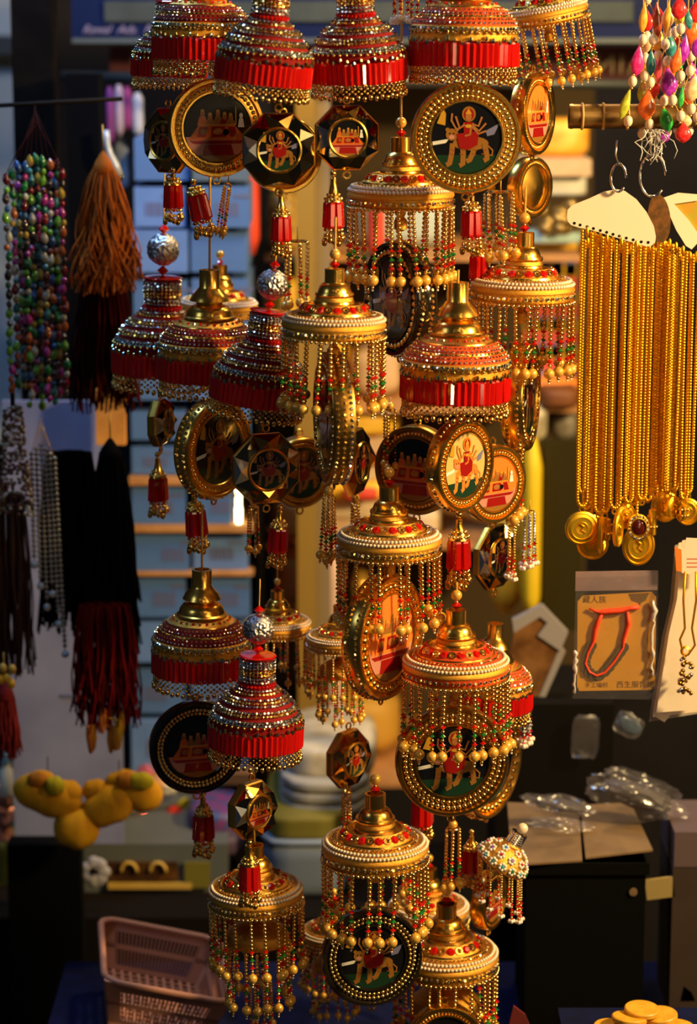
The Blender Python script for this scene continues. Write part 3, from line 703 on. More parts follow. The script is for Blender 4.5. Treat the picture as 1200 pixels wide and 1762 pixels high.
# ------------------------------------------------------------------ tassels
TUBE2 = MB(); TUBE2.lathe([(2, 0), (6.6, -1), (7.2, -4), (7.2, -41), (6.6, -44), (2, -45)], RED, 6, smooth=False); TUBE2 = TUBE2.mesh('red_tube')
TASS = 'red crystal tassels of the hanging cluster'
def tassel(label, px, py, dy, sc=1.0, rot=(0, 0, 0), n=6, ln=45, cap=45, fringe=True):
    """origin at the top of the tubes"""
    t = thing('crystal_tassel', label, 'tassel', px, py, dy, TASS, rot, sc)
    mb = MB(); mb.lathe([(2, cap - 14), (5, cap - 16), (5, cap - 24), (9, 12), (15, 4), (16, 0), (12, -2)], GOLD, 18)
    mb.bead_row(14, 5, 3, 14, RHGO); mb.bead_row(10, 12, 2.6, 10, BEADG); mb.sphere((0, 0, cap - 8), 5.5, BEADG, 10, 7); mb.torus(5, 1.4, cap + 2, GOLD, 12, 6, 'y')
    mb.build('cap', t)
    for k in range(n):
        a = 2 * PI * k / n + .3
        s = obj('red_tube', TUBE2, t, (11 * math.cos(a), 11 * math.sin(a), 0), (0, -0.05, a))
    if fringe:
        mb = MB()
        for j in range(13):
            a = 2 * PI * j / 13; l = (j * 5 % 4) * 3
            mb.sphere((14.5 * math.cos(a), 14.5 * math.sin(a), -48), 3.2, (RHGO, RED, BEADG)[j % 3], 7, 5)
            mb.sphere((15.5 * math.cos(a), 15.5 * math.sin(a), -55 - l * .5), 3, BEADG, 7, 5); mb.sphere((16 * math.cos(a), 16 * math.sin(a), -62 - l), 4.8, (BEADG, ANTIQ)[j % 2], 8, 6, 1.2)
        mb.build('bead_fringe', t, stuff=True)
    return t
def strand_tassel(label, px, py, dy, n=5, sc=1.0, rot=(0, 0, 0), spread=9, mesh=None, pearl=True, ball=True, white=False):
    t = thing('bead_tassel', label, 'tassel', px, py, dy, 'bead strand tassels of the hanging cluster', rot, sc)
    if ball: obj('pearl', PRL, t, (0, 0, 8))
    mb = MB(); mb.torus(spread * .8, 2.0, 0, BEADG, 16, 6); mb.tube([(0, 0, 28), (0, 0, 0)], 1.4, CORD, 5); mb.build('hanging_cord', t)
    for k in range(n):
        a = 2 * PI * k / n + .5
        s = obj('bead_strand', mesh or STR, t, (spread * math.cos(a), spread * math.sin(a), -2 - (k * 3 % 5) * 2.4), (random.gauss(0, .03), random.gauss(0, .03), 0))
        if white:
            obj('bead_cluster', CLUS, s, (0, 0, STRSZ + 2))
        elif pearl: obj('pearl', PRL, s, (0, 0, STRZ - 6))
    return t
CL = MB()
for a in range(4): CL.sphere((6 * math.cos(a * PI / 2), 6 * math.sin(a * PI / 2), -5), 5.2, WHITE, 8, 6, 1.15)
CL.sphere((0, 0, 0), 4.2, RED, 7, 5); CLUS = CL.mesh('bead_cluster')
STRW, STRWZ = strand_mesh(SILV, 10, RED, mat('pale bead', (.7, .75, .72), .2, 0.5), RED)

# ---- the bells, row by row from the top
red_bell('red and silver striped crystal bell overlapping the top middle, dipping toward its neighbour', 458, 84, -.065, 82, (2, 7, 0), 'striped', cordz=260)
red_bell('topmost red and silver striped crystal bell beside the large rider medallion', 615, 80, -.015, 82, (2, -5, 40), 'striped', cordz=260)
red_bell('dim red banded crystal bell directly above the platform-picture medallion at the top', 348, 42, .05, 84, (0, 1, 10), 'turret', cordz=260)
red_bell('small magenta-tinted striped crystal bell at the upper outer edge near the blue sign', 292, 86, .135, 64, (0, 2, 0), 'striped', cordz=280)
red_bell('orange banded crystal bell directly above the large rider medallion', 800, 48, 0, 92, (0, 1, 0), 'turret', 'orange', cordz=240)
pearl_bell('tilted pearl-rimmed bell cut by the top edge beside the dark blue sign', 938, 14, .1, 74, (3, -11, 0), cordz=220)
pearl_bell('pearl-rimmed bell under the small mirror medallion and the large rider medallion', 690, 325, .045, 92, (0, 0, 0), cordz=420)
pearl_bell('pearl-rimmed bell in the very middle, beside the grey glitter ball', 575, 548, -.07, 90, (0, 1, 0), cordz=170)
pearl_bell('pearl-rimmed bell hanging in front of the checkered cloth near the gold chains', 900, 486, .06, 90, (0, 1, 0), cordz=160)
pearl_bell('small pearl-rimmed bell half hidden behind a gold turret bell at mid height', 377, 520, .27, 67, (0, 2, 0), n=20)
red_bell('striped crystal bell under the pinkish glitter ball, by the dark red rope bundle', 278, 583, .17, 83, (0, 2, 0), 'striped', ball=1, cordz=300)
red_bell('dark red crystal bell with gold turret between two striped bells', 360, 591, .09, 86, (0, 1, 0), 'turret', cordz=300)
red_bell('striped crystal bell under the bluish glitter ball, tilted', 449, 636, .012, 80, (0, 8, 0), 'striped', ball=1, cordz=300)
red_bell('bright orange banded crystal bell with gold turret, above three overlapping medallions', 785, 621, -.03, 92, (0, 1, 0), 'turret', 'orange', cordz=150)
red_bell('red crystal bell with gold turret at lower height beside the pale blue boxes', 347, 1099, .035, 83, (0, 1, 0), 'turret', cordz=250)
pearl_bell('small pearl-rimmed bell half hidden behind the lower glitter ball', 478, 1070, .13, 58, n=20, cordz=210)
red_bell('lowest striped crystal bell, bright silver, under a glitter ball', 441, 1226, -.06, 80, (0, 2, 0), 'striped', ball=1, cordz=260)
pearl_bell('small pearl-rimmed bell with two tiers of strands behind the central bell', 585, 1095, .085, 58, n=22, tier2=14)
pearl_bell('large central pearl-rimmed bell with wide gaps between its strands, above a tilted drum medallion', 670, 921, -.03, 90, n=22)
pearl_bell('orange banded pearl-rimmed bell in front of a big dark rider medallion', 785, 1134, -.045, 92, orange=True, cordz=130)
red_bell('orange banded crystal bell peeping out behind the orange pearl bell', 848, 1170, .06, 68, (0, 2, 0), 'turret', 'orange')
pearl_bell('lower pearl-rimmed bell with a small red tassel lying on its dome', 440, 1528, -.03, 82, (0, -1, 0), n=22, tier2=16, top=False, cordz=150)
pearl_bell('lower middle pearl-rimmed bell hanging in front of the lowest rider medallion', 646, 1449, -.05, 92, n=22)
pearl_bell('lowest pearl-rimmed bell above a gold ring at the bottom edge', 768, 1636, .015, 90, n=22, tier2=12)
pearl_bell('small dim pearl-rimmed bell near the bottom half hidden by a round medallion', 575, 1602, .07, 58, n=20, tier2=14)

pearl_bell('dim pearl-rimmed bell mostly hidden between the two lowest front bells', 738, 1558, .13, 70, n=18)

# ---- medallions
medallion('gold framed medallion with orange platform picture near the top', 372, 220, .03, 84, (0, 0, 16), pic='platform')
medallion('octagonal mirror medallion with small rider picture in the top row', 480, 258, -.04, 66, (0, 0, 4), 'mirror', 'rider', frame='dark')
medallion('plain gold rimmed medallion showing behind the octagonal rider medallion', 488, 266, .01, 66, (0, 0, 14), pic='platform')
medallion('smaller octagonal mirror medallion with dim platform picture in the top row', 597, 237, -.02, 58, (0, 0, 8), 'mirror', 'platform', frame='dark')
medallion('largest gold framed medallion with rider on big cat, at the top', 802, 237, -.03, 95, (0, 0, 4), pic='rider', cordz=125)
medallion('dark mirror medallion turned aside behind the platform-picture medallion', 290, 242, .12, 58, (0, 0, -40), 'mirror', frame='dark')
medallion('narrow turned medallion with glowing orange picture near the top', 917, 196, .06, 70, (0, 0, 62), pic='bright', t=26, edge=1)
medallion('blank shiny gold medallion turned aside over the wood-brown cloth', 912, 322, .08, 52, (0, 0, 50), 'blank')
medallion('dark drum medallion with brown mirrored side behind the strands of the upper pearl bell', 688, 514, .05, 98, (0, 0, -62), 'drum', t=38, edge=2, frame='dark')
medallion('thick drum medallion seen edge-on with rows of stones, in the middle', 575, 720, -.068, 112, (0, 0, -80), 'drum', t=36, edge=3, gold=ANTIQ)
medallion('narrow turned medallion with rhinestone rim below a dark red bell', 367, 772, .04, 86, (0, 0, 52), 'drum', 'rider', t=30, edge=2)
medallion('slim dark medallion edge-on above a single red tassel', 276, 727, .12, 42, (0, 0, 75), 'mirror', frame='dark', t=30)
medallion('octagonal black mirror medallion under the tilted striped bell', 458, 806, .02, 64, (0, 0, 22), 'mirror', frame='dark')
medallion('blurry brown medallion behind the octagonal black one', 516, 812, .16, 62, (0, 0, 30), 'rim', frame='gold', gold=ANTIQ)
medallion('dim octagonal medallion edge-on between the middle drum and the dark round one', 613, 795, .09, 60, (0, 0, 68), 'mirror', frame='amber')
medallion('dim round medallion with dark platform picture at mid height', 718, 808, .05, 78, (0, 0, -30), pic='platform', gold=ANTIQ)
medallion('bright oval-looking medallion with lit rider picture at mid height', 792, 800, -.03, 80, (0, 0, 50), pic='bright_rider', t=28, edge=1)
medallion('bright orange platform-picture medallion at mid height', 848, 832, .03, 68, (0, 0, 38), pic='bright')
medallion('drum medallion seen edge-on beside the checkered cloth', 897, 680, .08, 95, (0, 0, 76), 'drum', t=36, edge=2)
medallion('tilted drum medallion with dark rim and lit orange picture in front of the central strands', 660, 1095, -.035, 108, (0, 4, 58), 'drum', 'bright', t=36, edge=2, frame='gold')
medallion('large black round medallion with platform picture below the lower red bell', 338, 1285, .03, 82, (0, 0, 14), pic='platform', frame='dark')
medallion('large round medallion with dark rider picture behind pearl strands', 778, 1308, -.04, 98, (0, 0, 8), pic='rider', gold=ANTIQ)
medallion('gold rimmed drum behind the dark rider medallion at lower height', 838, 1306, .1, 102, (0, 0, 58), 'drum', t=30, edge=2)
medallion('small dark faceted medallion with orange glint below the lowest striped bell', 434, 1393, -.02, 52, (0, 0, 48), 'mirror', 'platform', frame='dark', t=34)
medallion('amber faceted medallion edge-on below the two-tier bell', 600, 1305, .06, 52, (0, 0, 50), 'mirror', frame='amber', t=30)
medallion('dark octagonal medallion edge-on behind a red tassel near the yellow cloth', 852, 958, .08, 58, (0, 0, 52), 'mirror', frame='dark')
medallion('lowest large round medallion with dark rider picture', 640, 1645, -.048, 88, (0, 0, 10), pic='rider', frame='dark')
medallion('gold ring medallion cut by the bottom edge', 765, 1790, -.03, 66, (0, 0, 6), pic='platform')
medallion('small oval gold medallion beside the white floral dome', 842, 1548, .04, 52, (0, 0, 62), 'rim', 'platform', t=22)

# ---- tassels
tassel('red tassel under the dark turned mirror medallion', 298, 318, .1, .9, cap=36)
tassel('tilted red tassel over the top of the gold turret bell', 338, 335, .05, 1.0, (0, -12, 0), n=5, cap=30)
tassel('red tassel under the octagonal rider medallion', 484, 372, -.02, .95, cap=52)
tassel('red tassel under the small mirror platform medallion', 574, 347, -.02, 1.0, cap=56)
tassel('red tassel below the largest rider medallion', 812, 362, -.01, 1.0, cap=40)
tassel('small red tassel between two pearl bells at upper height', 824, 440, .06, .9, cap=40)
tassel('single red tassel hanging before the pale boxes', 272, 822, .12, .92, cap=52)
tassel('tilted red tassel above the lower turret bell', 336, 878, .05, 1.0, (0, -4, 0), cap=40)
tassel('red tassel below the octagonal black mirror medallion', 480, 908, .02, .95, (0, 4, 0), cap=46)
tassel('bright red tassel under the three overlapping medallions', 790, 928, -.03, 1.15, cap=46)
tassel('lone red tassel below the black platform-picture medallion', 350, 1402, .03, 1.0, cap=46)
tassel('red tassel lying over the dome of the lower pearl bell', 430, 1488, -.105, 1.0, cap=48)
tassel('red tassel beside the dark round medallion at lower height', 727, 1374, .05, 1.05, cap=40)
tassel('red tassel beside the neck of the white floral dome', 812, 1462, .02, .9, cap=44)
strand_tassel('tight tassel of red and green bead strands below the edge-on drum', 566, 852, .0, 6, .9, spread=10)
strand_tassel('loose bead tassel beneath the black octagonal medallion', 436, 872, .05, 4, .62, spread=14)
strand_tassel('bead tassel beside the cord above the gold turret', 392, 316, .06, 4, .68, (0, 8, 0), spread=9, ball=False)
strand_tassel('bead tassel beside the shiny blank medallion', 862, 330, .05, 6, .9, spread=26, ball=False)
strand_tassel('bead tassel behind the edge of the bright platform medallion', 890, 770, .05, 5, 1.0, spread=12, ball=False)
strand_tassel('pale bead tassel with white bead ends before the yellow cloth', 912, 880, .06, 6, .72, spread=13, mesh=STRW, white=True, ball=False)
strand_tassel('gold bead tassel with white bead ends beside the octagonal medallion', 882, 905, .05, 4, .68, spread=10, mesh=STRS, white=True, ball=False)
strand_tassel('pale bead tassel with white ends beside the peeping orange bell', 908, 1178, .07, 5, .78, spread=10, mesh=STRW, white=True, ball=False)
strand_tassel('bead tassel hanging below the dark rider medallion', 780, 1425, .0, 6, .85, spread=15)
strand_tassel('bead tassel under the amber faceted medallion', 597, 1362, .05, 5, .75, spread=9, ball=False)
strand_tassel('bead tassel with white ends at the top between two crystal bells', 712, -80, .02, 9, .85, spread=42, mesh=STRS, white=True, ball=False)
strand_tassel('bead tassel beneath the dim octagonal medallion at mid height', 612, 862, .1, 5, .8, spread=7)
strand_tassel('bead tassel beside the edge of the bright crystal bell', 672, 705, .06, 5, .8, spread=12, ball=True)
strand_tassel('bead tassel beneath the lower pearl bell at the bottom', 450, 1690, .0, 7, .7, spread=26, ball=False)

strand_tassel('loose gold bead tassel behind the bluish glitter ball', 512, 415, .16, 7, .9, spread=22, ball=False)
strand_tassel('dense bead tassel above the dome near the checkered cloth', 872, 395, .1, 6, .7, spread=20, ball=False)
strand_tassel('bead tassel between the small red tassel and the checkered cloth', 846, 330, .11, 5, .8, spread=14, ball=True)
strand_tassel('bead tassel hanging along the peeping orange bell', 700, 1440, .07, 5, .8, spread=12, ball=False)

# ---- white floral dome
t = thing('floral_bell', 'small white floral dome with coloured gems, tipped over beside the black chest', 'ornament bell', 862, 1486, .0, None, (0, 30, 0))
mb = MB(); mb.lathe([(9, 62), (13, 60), (14, 44), (18, 40)] + [(46 * math.sin(a), 40 * math.cos(a)) for a in [PI / 2 * (.25 + .75 * i / 7) for i in range(8)]] + [(43, -3), (30, 22), (8, 34)], LACE, 32); mb.build('dome', t)
mb = MB()
for k in range(6): mb.torus(13.5, 2.2, 42 + 4 * k, SILV, 20, 6)
mb.build('neck_coil', t)
gcol = [mat('blue gem', (.05, .2, .6), .08, coat=.8), mat('violet gem', (.2, .04, .4), .08, coat=.8), GREEN, ORNT, RED, mat('teal gem', (.05, .4, .5), .08, coat=.8)]
for ring, (ph, cnt) in enumerate(((.55, 6), (.95, 11), (1.35, 15))):
    for k in range(cnt):
        a = 2 * PI * (k + .5 * (ring % 2)) / cnt; n = Vector((math.sin(ph) * math.cos(a), math.sin(ph) * math.sin(a), math.cos(ph)))
        p = Vector((n.x * 47, n.y * 47, n.z * 41)); u1 = n.orthogonal().normalized(); u2 = n.cross(u1)
        f = MB()
        for q in range(6): f.sphere(p + (u1 * math.cos(q * PI / 3) + u2 * math.sin(q * PI / 3)) * 5.2, 2.9, WHITE, 6, 5)
        f.stone(p, n, 3.4, gcol[(k * 3 + ring) % 6], 3.5, 6); f.build('bead_flower', t)
for k in range(12):
    a = 2 * PI * k / 12
    s = obj('bead_strand', STRS, t, (43 * math.cos(a), 43 * math.sin(a), -2), (0, math.radians(-30), 0)); s.scale = (.62, .62, .62)
    obj('bead_cluster', CLUS, s, (0, 0, STRSZ + 2))
mb = MB(); mb.sphere((0, 0, 73), 10, WPEARL, 14, 9); mb.build('top_pearl', t)

# ------------------------------------------------------------------ hanging goods on the outer side (dark, with coloured beads and rope bundles)
POLE = cm('dark bamboo', (.008, .006, .005), .8, spec=.1); MARY2 = cm('black maroon yarn', (.014, .002, .002), .9, spec=.1); MARY = cm('dark maroon yarn', (.05, .002, .003), .9, spec=.1)
q = MB(); q.tube([W(-80, 186, .34), W(210, 170, .34)], .0022, POLE, 8)
q = q.build('hanging_pole', None, 1.0); tag(q, 'thin dark pole carrying the bead strings and rope bundles', 'pole')
bc = {'ruby': (.14, .004, .01), 'emerald': (.004, .12, .03), 'blue': (.01, .06, .2), 'teal': (.012, .13, .16), 'orange': (.3, .07, .012), 'yellow': (.3, .2, .02), 'magenta': (.26, .012, .18), 'wine': (.06, .004, .008), 'white': (.34, .33, .28), 'lime': (.08, .24, .015), 'dark': (.02, .012, .015)}
BM = {}
for k, c in bc.items():
    m_ = cm('shell bead ' + k, c, .12, coat=.8)
    for s in (0, 1):
        q = MB()
        if s: q.lathe([(0.5, 11), (4, 7), (6.8, 0), (6, -6), (3, -9.5), (.5, -11)], m_, 8)
        else: q.sphere((0, 0, 0), 5.5, m_, 8, 6, 1.15)
        BM[k, s] = q.mesh('stone_bead' if s else 'round_bead')
SMALLB = MB(); SMALLB.sphere((0, 0, 0), 3, cm('tiny seed bead', (.5, .45, .3), .25, metal=.4), 6, 4); SMALLB = SMALLB.mesh('seed_bead')
rd = random.Random(11)
for i in range(10):
    x = 10 + i * 10.6; dy = .3 + (i % 3) * .014 - .01; y0 = 262 + abs(i - 5) ** 1.6 * 3 + rd.uniform(-8, 8); y1 = 700 + rd.uniform(-16, 10) - (0 if i > 2 else 20)
    t = thing('bead_necklace', f'multicoloured shell bead string, {ordn[i]} from the outer edge, hanging by the black post', 'necklace', x, y0, dy, 'multicoloured bead strings')
    q = MB(); xt = (62 - x); q.tube([(xt, 0, 84), (xt * .35, 0, 36), (0, 0, 0), (0, 0, -(y1 - y0))], .9, MARY2, 5); q.build('thread', t)
    z = -8; k = 0
    while z > -(y1 - y0):
        s = 1 if k % 2 == 0 else 0; c = rd.choice(list(bc))
        o = obj('stone_bead' if s else 'round_bead', BM[c, s], t, (rd.uniform(-2.2, 2.2), rd.uniform(-3, 3), z), (rd.uniform(-.2, .2), rd.uniform(-.25, .25), rd.uniform(0, 6)))
        z -= 18 if s else 15; k += 1
def fibres(name, label, cat, px, py, dy, length, w0, w1, m, n=150, curl=4, seed=1, flare=1.0, knot=True, m2=None, group=None, r=1.7, wmid=None):
    """a hanging bundle of loose yarn"""
    t = thing(name, label, cat, px, py, dy, group); rd = random.Random(seed)
    q = MB()
    for i in range(n):
        a = rd.uniform(0, 2 * PI); u = math.sqrt(rd.random()); l = length * rd.uniform(.72, 1.04); pts = []
        ph, ph2 = rd.uniform(0, 6), rd.uniform(0, 6)
        for k in range(9):
            f = k / 8; wd_ = w0 + (w1 - w0) * (f ** .6) * flare
            if wmid: wd_ = w0 + (wmid - w0) * min(1, f / .45) if f < .45 else wmid + (w1 - wmid) * (f - .45) / .55
            pts.append((math.cos(a) * u * wd_ + curl * math.sin(ph + f * 7) * f, math.sin(a) * u * wd_ * .6 + curl * math.cos(ph2 + f * 6) * f, -f * l))
        q.tube(pts, r, m2 if (m2 and i % 3 == 0) else m, 4, False)
    q.build('yarn', t, stuff=True)
    if knot:
        q = MB(); q.lathe([(1, 26), (w0 * .35, 20), (w0 * .9, 6), (w0 * 1.1, -4), (w0 * 1.0, -12)], m, 14); q.tube([(0, 0, 70), (0, 0, 20)], 1.5, CORD, 5); q.build('knot', t)
    return t
RUST = cm('rust yarn', (.44, .105, .012), .9, spec=.1); RUST2 = cm('brown yarn', (.24, .055, .008), .9, spec=.1)
MARY = cm('dark maroon yarn', (.05, .002, .003), .9, spec=.1); MARY2 = cm('black maroon yarn', (.014, .002, .002), .9, spec=.1)
BLKY = cm('black yarn', (.003, .0025, .003), .9, spec=.06); REDY = cm('red yarn', (.15, .004, .004), .9, spec=.1)
fibres('yarn_tassel', 'rust brown curly yarn tassel hanging beside the black post', 'tassel', 178, 285, .34, 215, 16, 58, RUST, 260, 15, 1, m2=RUST2)
fibres('yarn_tassel', 'long dark maroon yarn tassel below the rust brown one', 'tassel', 176, 470, .37, 235, 30, 62, MARY, 230, 5, 2, m2=MARY2, r=2)
fibres('yarn_bundle', 'thick black yarn bundle in front of the white sheet', 'yarn bundle', 118, 778, .36, 310, 40, 60, BLKY, 240, 5, 3, knot=False, r=2.4)
fibres('yarn_bundle', 'second black yarn bundle next to the pale cartons', 'yarn bundle', 190, 778, .33, 345, 18, 48, BLKY, 240, 6, 4, r=2.4)
fibres('yarn_tassel', 'deep red yarn tassel below the black bundles', 'tassel', 180, 1040, .3, 215, 44, 60, REDY, 200, 7, 5, m2=MARY, knot=False, r=2)
fibres('yarn_tassel', 'thin dark brown yarn hanks at the outer edge', 'tassel', 14, 850, .33, 320, 26, 40, cm('dark brown yarn', (.05, .014, .008), .85), 120, 5, 6, knot=False)
fibres('yarn_tassel', 'red yarn tassel with yellow beads at the outer edge', 'tassel', 8, 1190, .3, 120, 14, 26, cm('bright red yarn', (.22, .008, .008), .85), 90, 3, 7, r=2)
t = thing('yellow_bead_tie', 'yellow and olive beads tying the outer red tassel', 'bead', 10, 1168, .28)
for k, (x, z, m) in enumerate(((-8, 0, YEL), (2, 2, YEL), (12, 18, OCH), (-4, 20, OCH), (10, -8, YEL))):
    q = MB(); q.sphere((0, 0, 0), 7, m, 10, 7, 1.3); q.build('bead', t).location = Vector((x, -4, z)) * U
YTIP = cm('amber bead tip', (.62, .25, .03), .4)
t = thing('amber_tassel_ends', 'amber and orange bead ends under the deep red tassel', 'tassel', 178, 1225, .29)
rd = random.Random(4)
for k in range(12):
    q = MB(); x = rd.uniform(-34, 34); q.tube([(x * .6, 0, 50), (x, 0, 6)], 1.2, MARY, 5); q.lathe([(1, 10), (6, 4), (7, -14), (4, -34), (1, -38)], (YTIP, ORW, YEL)[k % 3], 9); q.v[-45:] = [(p[0] + x, p[1], p[2]) for p in q.v[-45:]]
    o = q.build('bead_end', t); o.location = Vector((0, rd.uniform(-10, 10), rd.uniform(-46, 4))) * U
# white sheet panel behind the bundles and the black cloth below it
q, w, h = panel('white_sheet', 26, 690, 214, 1452, .52, .006, cm('white vinyl sheet', (.21, .23, .38), .6, spec=.2, noise=(.17, .185, .32), bscale=14), 'off-white vinyl sheet hanging behind the black yarn bundles', 'sheet')
for x, z, l in ((-.006, h * .34, .018), (.012, h * .335, .012), (-.02, h * .66, .006), (-.005, h * .67, .005), (.005, h * .665, .004)):
    k = MB(); k.box((x, -.0012, z), (x + l, .0002, z + .0035), INK); k.build('printed_mark', q, 1.0)
panel('black_cloth', 22, 1454, 146, 1800, .44, .03, cm('black drape', (.003, .003, .0035), .9, spec=.05), 'black drape hanging below the white sheet', 'cloth')
panel('orange_pouch', 166, 672, 216, 766, .48, .015, cm('orange pouch', (.62, .27, .05), .6, noise=(.5, .2, .03), bscale=40), 'flat orange pouch under the maroon tassel', 'pouch')
# pale bead hanks
for i in range(6):
    x = 54 + i * 8
    t = thing('pale_necklace', f'dull silver bead strand, {ordn[i]} of six, over the white sheet by the black yarn', 'necklace', x, 765 + abs(2 - i) * 8, .31, 'dull silver bead strands')
    q = MB(); L = 190 + 26 * (i % 3) + 20 * i
    q.tube([((72 - x) * .7, 0, 46), (0, 0, 0), (i * 2, 0, -L)], .8, CORD, 5); q.build('thread', t)
    q = MB()
    for k in range(int(L / 9)): q.sphere((i * 2 * k * 9 / L, 0, -k * 9), 4.2, cm('dull silver bead', (.36, .36, .33), .3, metal=.5), 7, 5)
    q.build('bead_row', t, stuff=True)
    q = MB(); q.sphere((i * 2, 0, -L - 6), 7, cm('clear bead', (.5, .56, .6), .1, coat=.8), 9, 7); q.build('end_bead', t)
t = thing('seed_bead_bunch', 'bunch of brown and white seed beads at the outer edge below the coloured strings', 'bead bunch', 22, 700, .3)
rd = random.Random(3); q = MB(); q.tube([(0, 0, 40), (0, 0, -10)], 4, MARY2, 8); q.build('thread', t); q = MB()
for k in range(420):
    f = rd.random(); a = rd.uniform(0, 2 * PI); w_ = 14 + 16 * f
    q.sphere((math.cos(a) * w_, math.sin(a) * w_ * .5, -f * 190), 3.6, (cm('brown seed', (.12, .05, .03), .25, coat=.5), cm('white seed', (.5, .48, .44), .25, coat=.5), cm('brown seed', (.12, .05, .03)))[k % 3], 6, 4)
q.build('seed_beads', t, stuff=True)

# hanging bright scraps behind the rust tassel
for i, (x0, y0, x1, y1, c, nm) in enumerate(((182, 150, 196, 250, (.12, .02, .17), 'violet'), (197, 146, 212, 236, (.24, .2, .32), 'lilac white'), (211, 150, 226, 224, (.15, .015, .13), 'plum'), (227, 160, 246, 236, (.3, .32, .42), 'white'), (196, 240, 222, 330, (.25, .3, .38), 'pale grey'))):
    goods('hanging_cloth', x0, y0, x1, y1, .86 + .012 * i, .02, cm('scarf ' + nm, c, .8), f'{nm} scarf hanging behind the rust tassel', 'scarf', 'scarves behind the rust tassel')
t = thing('plastic_sleeve', 'grey striped plastic sleeve bent beside the rust tassel', 'sleeve', 186, 268, .545, None, (0, 0, 0), .62)
q = MB(); q.tube([(-4, 0, 70), (-2, 0, 30), (4, 0, 4), (20, 0, -28), (32, 0, -58)], [9, 9, 11, 12, 10], cm('milky plastic', (.28, .3, .32), .25, coat=.4), 12); q.build('body', t)
q = MB(); q.sphere((33, 0, -60), 12, DARKE, 12, 8); q.build('end_cap', t)

# yellow padded flowers
YF = cm('yellow felt', (.74, .38, .004), .85, noise=(.64, .29, .003), bscale=60, bump=.3)
YG = cm('lime felt', (.55, .46, .01), .85); OF = cm('orange felt', (.55, .2, .01), .85)
def pad(parent, name, cx, cz, rx, rz, rot, m, y=0, ry=24):
    bm = bmesh.new(); bmesh.ops.create_uvsphere(bm, u_segments=20, v_segments=12, radius=1)
    for v in bm.verts:
        v.co.x *= 1 + .12 * v.co.z ** 2; g = 1 + .05 * math.sin(7 * v.co.x)
        v.co = Vector((v.co.x * rx, v.co.y * ry * g, v.co.z * rz * g)) * U
    bm.transform(Matrix.Rotation(rot, 4, 'Y')); me = bpy.data.meshes.new(name); bm.to_mesh(me); bm.free(); me.materials.append(m)
    me.polygons.foreach_set('use_smooth', [True] * len(me.polygons)); o = obj(name, me, parent, (cx, y, cz)); return o
for nm, x, y, items in (('plump yellow felt flower ornament hanging at the outer side of the white sheet', 82, 1372, ((0, 2, 62, 34, .35, YF, 0), (-16, 26, 30, 20, -.2, YF, 6), (-14, 36, 19, 15, 0, OF, -14), (16, 28, 17, 17, 0, YG, -22), (34, 4, 26, 26, .3, YF, 4))),
                       ('larger yellow felt flower ornament over the glass case corner', 205, 1378, ((-16, -8, 50, 34, -.5, YF, 0), (36, 12, 40, 32, .3, YF, 6), (6, 30, 32, 22, -.2, YF, 10), (40, 40, 22, 16, 0, YG, -14), (14, 40, 18, 15, 0, OF, -10), (-40, 16, 24, 20, 0, YF, 8))),
                       ('round yellow felt pad hanging lowest between the two felt flowers', 132, 1424, ((0, 0, 40, 38, .2, YF, 0), (16, 22, 24, 18, .2, YF, 10)))):
    t = thing('felt_flower', nm, 'ornament', x, y, .36, 'yellow felt ornaments')
    for k, (cx, cz, rx, rz, ro, m, yy) in enumerate(items): pad(t, 'petal' if m is YF else 'pompom', cx, cz, rx, rz, ro, m, yy, min(rx, rz) * .8)
    q = MB(); q.tube([(0, 10, 70), (0, 10, 10)], 1, MARY, 5); q.build('thread', t)

# glass case and bright sweets behind the felt flowers
gc, w, h = panel('glass_case', 146, 1452, 392, 1546, .56, .2, cm('grey case', (.09, .1, .1), .5), 'grey framed glass case with dark gold pictures under the felt flowers', 'case')
child_panel(gc, 'dark_picture', 186, 1484, 306, 1516, .555, .004, cm('dark picture', (.035, .014, .006), .4, noise=(.12, .05, .008), bscale=36))
for x in (222, 272):
    q = MB(); cc = W(x, 1500, .552)
    q.tube([cc + Vector((.009 * math.cos(a), 0, .011 * math.sin(a))) - gc.location for a in [PI * i / 10 for i in range(11)]], .0022, OCH, 6); q.build('gold_arch', gc, 1.0)
child_panel(gc, 'gold_strip', 186, 1520, 330, 1530, .553, .004, OCH); child_panel(gc, 'yellow_card', 318, 1484, 362, 1528, .554, .003, OLV)
t = thing('paper_flower', 'greyish white paper flower at the corner of the glass case', 'flower', 164, 1500, .5)
for k in range(7): pad(t, 'petal', 14 * math.cos(k * .9), 16 * math.sin(k * .9), 13, 11, k * .9, cm('grey paper', (.3, .29, .33), .8), 0, 5)
pad(t, 'heart', 0, 4, 7, 7, 0, DARKE, -6, 4)
goods('blue_pack', 322, 1402, 416, 1440, .6, .1, cm('blue print pack', (.02, .06, .18), .5, noise=(.2, .02, .14), bscale=70), 'blue and magenta printed pack behind the lone tassel', 'packet')
goods('dim_pack', 326, 1442, 420, 1478, .58, .1, cm('dim violet pack', (.05, .03, .06), .6), 'dim violet pack under the blue printed pack', 'packet')
rd = random.Random(8)
foil = [('red', (.6, .04, .02)), ('pink', (.65, .15, .2)), ('lime', (.5, .5, .05)), ('peach', (.7, .4, .2)), ('gold', (.7, .45, .08)), ('white', (.75, .7, .55))]
